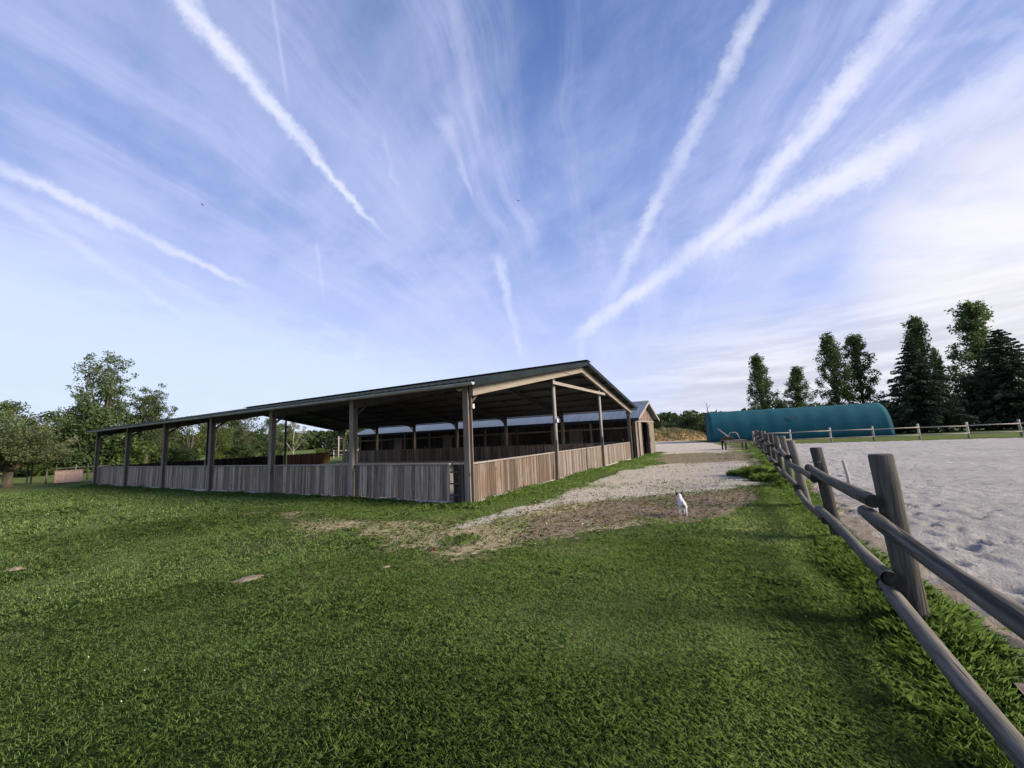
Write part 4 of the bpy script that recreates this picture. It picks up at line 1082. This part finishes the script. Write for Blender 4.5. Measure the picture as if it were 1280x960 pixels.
# ------------------------------------------------------------------ old hay cart with a ramp by the track
ct = tag(empty('wooden_cart', (17.1, 32.1, 0), R(-14)), 'low wooden platform cart with a metal hoop and a slanting plank, beside the track', 'cart')
m = MB()
for k in range(7): m.box((-.80, -.56 + k * .16, .66), (.80, -.56 + k * .16 + .15, .71), random.random())
m.build('deck', M['planks_weathered'], ct)
for sx_ in (-.72, .72):
    for sy_ in (-.5, .5):
        m = MB(); m.box((sx_ - .05, sy_ - .05, -.05), (sx_ + .05, sy_ + .05, .655), .3); m.build('leg', M['planks_dark'], ct)
for sy_ in (-.57, .57):
    m = MB(); m.box((-.78, sy_ - .02, .48), (.78, sy_ + .02, .64), .5); m.build('side_board', M['planks_weathered'], ct)
m = MB(); m.box((-.66, -.53, .16), (.66, -.48, .24), .8); m.build('cross_rail', M['planks_pale'], ct)
m = MB(); m.beam((.82, -.1, .66), (1.55, -.1, .06), .34, .05, .6); m.build('ramp', M['planks_pale'], ct)
m = MB(); m.tube([(-.30, -.3, .71), (-.36, -.3, 1.15), (-.24, -.3, 1.30), (.12, -.3, 1.30), (.24, -.3, 1.18), (.40, -.3, .71)], .03, 8); m.build('hoop', M['metal_pole'], ct)
m = MB(); m.tube([(-.30, .1, .95), (-1.0, .1, 1.62)], .035, 8); m.build('drawbar', M['fence_pale'], ct)
m = MB(); m.box((-.82, -.35, .71), (-.05, .35, .98), .4); bevel(m.build('tool_box', M['planks_dark'], ct), .02)

# ------------------------------------------------------------------ paddock fence, crate and pole far left
pf = tag(empty('wire_fence', (-38, 33, 0)), 'wire fence on thin wooden posts at the left end of the field', 'fence')
PP = [(-37.04, 28.68), (-34.93, 28.11), (-32.61, 27.45), (-33.14, 28.12), (-31.75, 27.81), (-31.55, 28.21), (-31.67, 29.54), (-31.03, 29.81), (-30.37, 30.66)]
for i, (x, y) in enumerate(PP):
    m = MB(); m.tube([(0, 0, -.3), (random.uniform(-.05, .05), 0, random.uniform(1.0, 1.3))], [.05, .04], 8, random.random()); m.build('post', M['post_wood'], pf, (x + 38, y - 33, 0))
for z in (.5, .95):
    m = MB(); m.tube([(x + 38, y - 33, z) for x, y in PP], .012, 5); m.build('wire', M['metal_pole'], pf)
cx = tag(empty('board_crate', (-30.09, 27.69, 0), R(44)), 'pinkish boarded crate standing by the wire fence', 'crate')
o = planks((-1.0, -.5), (1.0, -.5), .06, .98, wd=.25, seed=401).build('front_board', M['box_pink'], cx)
planks((-1.0, .5), (1.0, .5), .06, .98, wd=.25, seed=402).build('back_board', M['box_pink'], cx)
planks((-1.0, -.46), (-1.0, .46), .06, .98, wd=.22, seed=403).build('end_board', M['brick_red'], cx)
planks((1.0, -.46), (1.0, .46), .06, .98, wd=.22, seed=404).build('end_board', M['box_pink'], cx)
cx.scale = (.62, .7, .80)
m = MB(); m.box((-1.06, -.56, .99), (1.06, .56, 1.03), .5); m.build('lid', M['box_pink'], cx)
m = MB(); m.tube([(0, 0, -.4), (.03, 0, 2.9)], [.10, .08], 10, .6); m.tube([(-.5, 0, 2.6), (.5, 0, 2.62)], .04, 6)
tag(m.build('wooden_pole', M['fence_pale'], None, (-25.0, 58, 0)), 'pale wooden pole with a short crossbar in the paddock beyond the shelter', 'pole')
p2 = tag(empty('paddock_rail_fence', (-23.0, 52, 0), R(8)), 'small pale rail fence seen through the gap in the shelter', 'fence')
for k in range(4):
    m = MB(); m.tube([(0, 0, -.2), (0, 0, 1.1)], .06, 8, random.random()); m.build('post', M['fence_pale'], p2, (k * 1.5, 0, 0))
    if k < 3:
        for z in (.45, .95):
            m = MB(); m.tube([(k * 1.5, -.07, z), (k * 1.5 + 1.5, -.07, z)], .04, 6); m.build('rail', M['fence_pale'], p2)

# ------------------------------------------------------------------ the dog, walking away
dg = tag(empty('dog', (3.28, 8.36, .01), R(-14)), 'small white dog with dark ears walking away along the track', 'dog'); dg.scale = (.80, .80, .87)
def coat():
    m, T, bs, _ = new_mat('coat'); c = T.coord()
    s = T.n('ShaderNodeSeparateXYZ', ins={0: c}).outputs
    n = T.noise(c, 14., 3, .6)
    # dark patch under the tail and on the inner thighs, freckled ends of the feet
    rump = T.math('MULTIPLY', T.ramp(s[1], -.17, -.225), T.math('MULTIPLY', T.ramp(s[2], .262, .235), T.ramp(s[2], .12, .17)))
    rump = T.math('MULTIPLY', rump, T.ramp(T.math('ABSOLUTE', T.math('ADD', s[0], -.012)), .062, .035))
    head = T.math('MULTIPLY', T.ramp(s[1], .30, .33), T.ramp(T.math('ABSOLUTE', s[0]), .012, .03))
    f = T.math('MAXIMUM', rump, head)
    col = T.mix(f, T.mix(n, (.55, .54, .53), (.70, .69, .68)), (.045, .040, .042))
    setc(T, bs, col, .9, bump=T.noise(T.mapping(c, (1, .25, 1)), 160., 2, .6), bstr=.5, bdist=.006, spec=.1)
    return m
coat(); plain('ear_dark', (.018, .015, .014), (.045, .035, .030), 20., .9); plain('eye_black', (.004, .004, .004), (.008, .008, .008), 5., .15, spec=.6)
def skin(name, verts, edges, mat, parent, root=0, sub=2):
    me = bpy.data.meshes.new(name); me.from_pydata([v[:3] for v in verts], edges, []); me.materials.append(mat)
    o = link(name, me, parent)
    md = o.modifiers.new('skin', 'SKIN'); md.use_smooth_shade = True
    for i, v in enumerate(verts):
        r = v[3]; rr_ = (r, r) if not hasattr(r, '__len__') else r
        me.skin_vertices[0].data[i].radius = rr_; me.skin_vertices[0].data[i].use_root = (i == root)
    s = o.modifiers.new('sub', 'SUBSURF'); s.levels = sub; s.render_levels = sub
    return o
V = [(0, -.14, .295, .078), (0, -.03, .30, .076), (0, .09, .295, .088), (0, .17, .30, .078), (0, .235, .355, .056), (0, .285, .405, .054), (0, .33, .405, .052), (0, .385, .385, .030), (0, .42, .380, .022)]
E = [(i, i + 1) for i in range(8)]
V += [(0, -.205, .285, .056), (.0, -.235, .315, .018), (0, -.262, .345, .012)]; E += [(0, 9), (9, 10), (10, 11)]
def leg(root, pts):
    i = len(V); V.extend(pts); E.append((root, i)); E.extend((i + k, i + k + 1) for k in range(len(pts) - 1))
# hind legs: thigh, knee forward, hock back, foot
leg(0, [(-.058, -.15, .225, .046), (-.060, -.095, .165, .030), (-.058, -.165, .095, .017), (-.056, -.140, .030, .015), (-.056, -.115, .016, .016)])
leg(0, [(.058, -.17, .225, .046), (.062, -.150, .160, .030), (.060, -.245, .095, .017), (.058, -.255, .030, .015), (.058, -.232, .016, .016)])
leg(2, [(-.055, .135, .215, .034), (-.056, .150, .130, .020), (-.055, .175, .060, .015), (-.055, .200, .018, .016)])
leg(2, [(.055, .125, .215, .034), (.056, .100, .130, .020), (.055, .075, .060, .015), (.055, .095, .018, .016)])
skin('body', V, E, MATS['coat'], dg)
for s in (-1, 1):
    m = MB()
    m.add([(s * .014, .290, .435), (s * .070, .280, .400), (s * .062, .330, .412), (s * .098, .270, .530), (s * .034, .330, .440)], [(0, 1, 3), (1, 2, 3), (2, 4, 3), (4, 0, 3), (0, 4, 2, 1)], .5, True)
    e = m.build('ear', MATS['ear_dark'], dg); sb = e.modifiers.new('s', 'SUBSURF'); sb.levels = 1; sb.render_levels = 1; sb.subdivision_type = 'SIMPLE'
    m = MB(); m.tube([(s * .026, .362, .415), (s * .029, .372, .416)], [.008, .005], 8); m.build('eye', MATS['eye_black'], dg)
m = MB(); m.tube([(0, .430, .384), (0, .442, .382)], [.012, .009], 8); m.build('nose', MATS['eye_black'], dg)

# two birds high in the sky
def bird(x, y, z, rz, label):
    m = MB(); m.tube([(0, -.14, 0), (0, -.05, .01), (0, .06, .01), (0, .15, 0)], [.012, .035, .032, .012], 8)
    b = m.build('bird', M['steel_dark'], None, (x, y, z)); b.rotation_euler = (0, 0, rz); tag(b, label, 'bird', 'birds overhead')
    for s in (-1, 1):
        w = MB(); w.add([(s * .02, .06, .02), (s * .20, .09, .09), (s * .44, -.02, .04), (s * .2, -.04, .08), (s * .02, -.05, .02), (s * .2, .03, .10)], [(0, 1, 5), (1, 2, 5), (2, 3, 5), (3, 4, 5), (4, 0, 5)])
        w.build('wing', M['steel_dark'], b)
bird(*BIRD1, .6, 'tiny dark bird in the sky above the shelter, right one of the two')
bird(*BIRD2, 2.0, 'tiny dark bird in the sky, left one of the two')

# ------------------------------------------------------------------ grass blades
def blades(name, P, H, Wd, lean, mat, seed, tint=None):
    g = np.random.default_rng(seed); N = len(P)
    a = g.uniform(0, 2 * PI, N); d = np.stack([np.cos(a), np.sin(a), np.zeros(N)], -1); s = np.stack([-np.sin(a), np.cos(a), np.zeros(N)], -1)
    up = np.array([0, 0, 1.0]); L = (lean * g.uniform(.2, 1.3, N))[:, None]; Hc = H[:, None]; w = (Wd * g.uniform(.7, 1.3, N))[:, None] * .5
    m1 = P + up * Hc * .55 + d * Hc * L * .28; tp = P + up * Hc * (1 - .25 * L) + d * Hc * L
    V = np.stack([P - s * w, P + s * w, m1 + s * w * .8, tp, m1 - s * w * .8], 1)
    t = g.random(N) if tint is None else tint
    return link(name, quads_mesh(name, V, t, mat, 5))
def inside_mask(x, y):
    u, v = to_yard(np.stack([x, y], -1))
    bad = (u < .02) & (u > -27) & (v > -.02) & (v < 24.5)
    fu = (x - FENCE0[0]) * FNORM[0] + (y - FENCE0[1]) * FNORM[1]
    bx = (x - F0[0]) * FN[0] + (y - F0[1]) * FN[1]
    bad |= (fu > .35 + .35 * (fbm(x * 2, y * 2, 91, 3) - .5)) & (bx < -.9)
    pale, earth, dry = masks(x, y)
    j = RNG.random(len(x))
    cover = np.maximum(np.maximum(pale, earth * .97), dry * .66)
    patchy = fbm(x * 1.7, y * 1.7, 95, 4)
    bad |= j < cover * (1.25 - .55 * patchy)
    bad |= (((x + 3.58) * .82 + (y - 5.61) * .57) / .24) ** 2 + ((-(x + 3.58) * .57 + (y - 5.61) * .82) / .14) ** 2 < .8
    return ~bad, dry, cover
def lawn(r0, r1, n, h, w, seed):
    g = np.random.default_rng(seed)
    r = np.sqrt(g.uniform(r0 ** 2, r1 ** 2, n)); a = R(1) * g.uniform(-60, 60, n)
    x, y = r * np.sin(a), r * np.cos(a)
    ok, dry, cov = inside_mask(x, y); x, y, dry = x[ok], y[ok], dry[ok]
    n = len(x); z = gz(x, y)
    cl = fbm(x * 1.1, y * 1.1, 41, 3); cl2 = fbm(x * 6, y * 6, 44, 2)
    H = h * (.30 + 1.4 * cl) * (.6 + .8 * cl2) * g.uniform(.55, 1.35, n)
    t = np.clip(.5 + 2.0 * (fbm(x * .40, y * .40, 47, 4) - .5) + .35 * (cl2 - .5) + g.normal(size=n) * .11, 0, 1.1); t = np.where(g.random(n) < .03 + .10 * sstep(.55, .7, fbm(x * .7, y * .7, 49, 3)), 1.3, t)
    return np.stack([x, y, z - .004], -1), H, np.full(n, w), t
parts = [lawn(1.3, 3.5, 170000, .036, .0020, 1), lawn(3.5, 7, 300000, .038, .0032, 2), lawn(7, 14, 240000, .044, .0070, 3), lawn(14, 34, 150000, .062, .020, 4)]
P, H, Wd, TT = [np.concatenate([p[i] for p in parts]) for i in range(4)]
tag(blades('lawn_grass', P, H, Wd, 1.05, M['blade'], 5, TT), 'short mown grass of the lawn', 'grass', kind='stuff')

g = np.random.default_rng(9)
# uncut grass along the rail fence
n = 120000; t = g.uniform(0, 1, n) ** 2.2 * 41 - 2.9; off = g.normal(0, .26, n) + .02
clump = fbm(t * 1.1, off * 1.1 + 7, 55, 3); H = (.05 + .28 * clump ** 2.0) * g.uniform(.5, 1.25, n) * np.exp(-(off / .50) ** 2)
k = (off < .45) & (H > .03); t, off, H = t[k], off[k], H[k]
x = FENCE0[0] + t * FDIR[0] + off * FNORM[0]; y = FENCE0[1] + t * FDIR[1] + off * FNORM[1]
PV = [np.stack([x, y, gz(x, y) - .01], -1)]; HV = [H]; WV = [.0018 + .0005 * np.clip(t, 0, 40)]
# along the plank walls
n = 15000; v = g.uniform(-.4, 24.5, n); u = np.abs(g.normal(0, .55, n)) + .03
H = (.05 + .17 * fbm(u * 2, v * 1.2, 57, 3)) * np.exp(-(u / .9) ** 2) * g.uniform(.5, 1.3, n)
p = CORNER + u[:, None] * EX + v[:, None] * EY; PV.append(np.concatenate([p, gz(p[:, 0], p[:, 1])[:, None] - .01], 1)); HV.append(H); WV.append(np.full(n, .011))
n = 15000; u = -27.2 * g.random(n) + .2; v = -np.abs(g.normal(0, .35, n)) - .03
H = (.05 + .15 * fbm(u * 1.2, v * 2, 58, 3)) * np.exp(-(v / .8) ** 2) * g.uniform(.5, 1.3, n)
p = CORNER + u[:, None] * EX + v[:, None] * EY; PV.append(np.concatenate([p, gz(p[:, 0], p[:, 1])[:, None] - .01], 1)); HV.append(H); WV.append(np.full(n, .013))
# tufts scattered in the lawn and weeds on the gravel
for cx_, cy_, rad_, hh, nn in [(2.30, 2.72, .10, .13, 110), (8.0, 13.75, .45, .42, 2600), (7.6, 12.8, .35, .26, 1200), (7.75, 14.6, .3, .25, 700), (-1.0, 7.1, .4, .14, 300)]:
    a = g.uniform(0, 6.28, nn); q = rad_ * np.sqrt(g.random(nn)); x = cx_ + q * np.cos(a); y = cy_ + q * np.sin(a)
    PV.append(np.stack([x, y, gz(x, y) - .01], -1)); HV.append(hh * g.uniform(.4, 1.2, nn) * (1.1 - .6 * (q / rad_) ** 2)); WV.append(np.full(nn, .0020 + .0005 * cy_))
n = 4500; x = g.uniform(-6, 11, n); y = g.uniform(7, 26, n); pa, ea, dr = masks(x, y); wn = fbm(x * 2.1, y * 2.1, 63, 4)
u, v = to_yard(np.stack([x, y], -1))
k = (np.maximum(pa, np.maximum(ea, dr)) > .3) & (wn > .56) & ((u > .1) | (v < -.1)); x, y = x[k], y[k]
PV.append(np.stack([x, y, gz(x, y) + .005], -1)); HV.append(.07 * g.uniform(.4, 1.4, len(x))); WV.append(np.full(len(x), .013))
P = np.concatenate(PV); H = np.concatenate(HV); Wd = np.concatenate(WV)
tag(blades('tall_grass', P, H, Wd, .75, M['blade_tall'], 6), 'taller uncut grass along the fence and the plank walls', 'grass', kind='stuff')
# straw-coloured dry grass at the edge of the gravel
n = 42000; x = g.uniform(-8, 9, n); y = g.uniform(5.8, 14, n); pa, ea, dr = masks(x, y)
u, v = to_yard(np.stack([x, y], -1))
k = (g.random(n) < dr * .85 * (1 - .8 * pa) + .10 * ea) & ((u > .1) | (v < -.1)); x, y = x[k], y[k]
tag(blades('dry_grass', np.stack([x, y, gz(x, y)], -1), .055 * g.uniform(.3, 1.4, len(x)), np.full(len(x), .010), 1.2, M['blade_dry'], 7), 'straw-coloured dry grass at the edge of the gravel', 'grass', kind='stuff')
# broad-leaved weeds flat in the lawn
n = 420; r = np.sqrt(g.uniform(2.5, 170, n)); a = R(1) * g.uniform(-58, 50, n); x = r * np.sin(a); y = r * np.cos(a)
ok, _, cov = inside_mask(x, y); k = ok & (fbm(x * .8, y * .8, 83, 3) > .42); x, y = x[k], y[k]
LC = []
for i in range(len(x)):
    nl = g.integers(6, 11); a0 = g.uniform(0, 6.28); s = g.uniform(.02, .045); z0 = float(gz(x[i:i + 1], y[i:i + 1])[0]) + .022
    for q in range(nl):
        b = a0 + 2 * PI * q / nl + g.uniform(-.25, .25); l = s * g.uniform(.7, 1.3); w = l * g.uniform(.16, .30)
        c, d_ = np.array((math.cos(b), math.sin(b), 0)), np.array((-math.sin(b), math.cos(b), 0)); o_ = np.array((x[i], y[i], z0)); up = np.array((0, 0, 1.))
        LC.append([o_, o_ + c * l * .6 + d_ * w + up * l * .30, o_ + c * l + up * l * .12, o_ + c * l * .6 - d_ * w + up * l * .30])
LC = np.array(LC)
tag(link('lawn_weeds', quads_mesh('lawn_weeds', LC, g.uniform(.1, .8, len(LC)), M['blade_tall'])), 'flat broad-leaved weeds growing in the lawn', 'weeds', kind='stuff')
# loose stones on the track
n = 5200; x = g.uniform(-3, 12, n); y = g.uniform(6, 26, n); pa, ea, dr = masks(x, y); k = g.random(n) < np.maximum(pa * .9, ea * .45); x, y = x[k], y[k]
oc = np.array([(1, 0, 0), (0, 1, 0), (-1, 0, 0), (0, -1, 0), (0, 0, .7), (0, 0, -.4)]); fo = [(0, 1, 4), (1, 2, 4), (2, 3, 4), (3, 0, 4), (1, 0, 5), (2, 1, 5), (3, 2, 5), (0, 3, 5)]
SV_ = []; 
for i in range(len(x)):
    s = .008 + .022 * g.random() ** 3; b = g.uniform(0, 6.28); q = oc * s * g.uniform(.6, 1.3, (6, 1))
    q = np.stack([q[:, 0] * math.cos(b) - q[:, 1] * math.sin(b), q[:, 0] * math.sin(b) + q[:, 1] * math.cos(b), q[:, 2]], 1) + (x[i], y[i], float(gz(x[i:i + 1], y[i:i + 1])[0]) + .022)
    SV_.extend([[q[f_[0]], q[f_[1]], q[f_[2]]] for f_ in fo])
SV_ = np.array(SV_); plain('stone', (.30, .275, .24), (.66, .61, .53), 9., .95)
tag(link('loose_stones', quads_mesh('loose_stones', SV_, np.full(len(SV_), .5), M['stone'], 3)), 'small pale loose stones lying on the track', 'stones', kind='stuff')
# daisies and clover heads
plain('petal_white', (.62, .62, .58), (.78, .78, .74), 5., .8)
n = 30; r = np.sqrt(g.uniform(4, 190, n)); a = R(1) * g.uniform(-55, 40, n); x = r * np.sin(a); y = r * np.cos(a)
ok, _, _ = inside_mask(x, y); x, y = x[ok], y[ok]; m = MB()
for i in range(len(x)):
    c = (x[i], y[i], float(gz(x[i:i + 1], y[i:i + 1])[0]) + .055); q = [2 * PI * k / 6 for k in range(6)]
    m.add([(c[0] + .005 * math.cos(b), c[1] + .005 * math.sin(b), c[2]) for b in q] + [(c[0], c[1], c[2] + .006)], [(k, (k + 1) % 6, 6) for k in range(6)])
tag(m.build('daisies', M['petal_white']), 'tiny white daisies scattered in the lawn', 'flowers', kind='stuff')
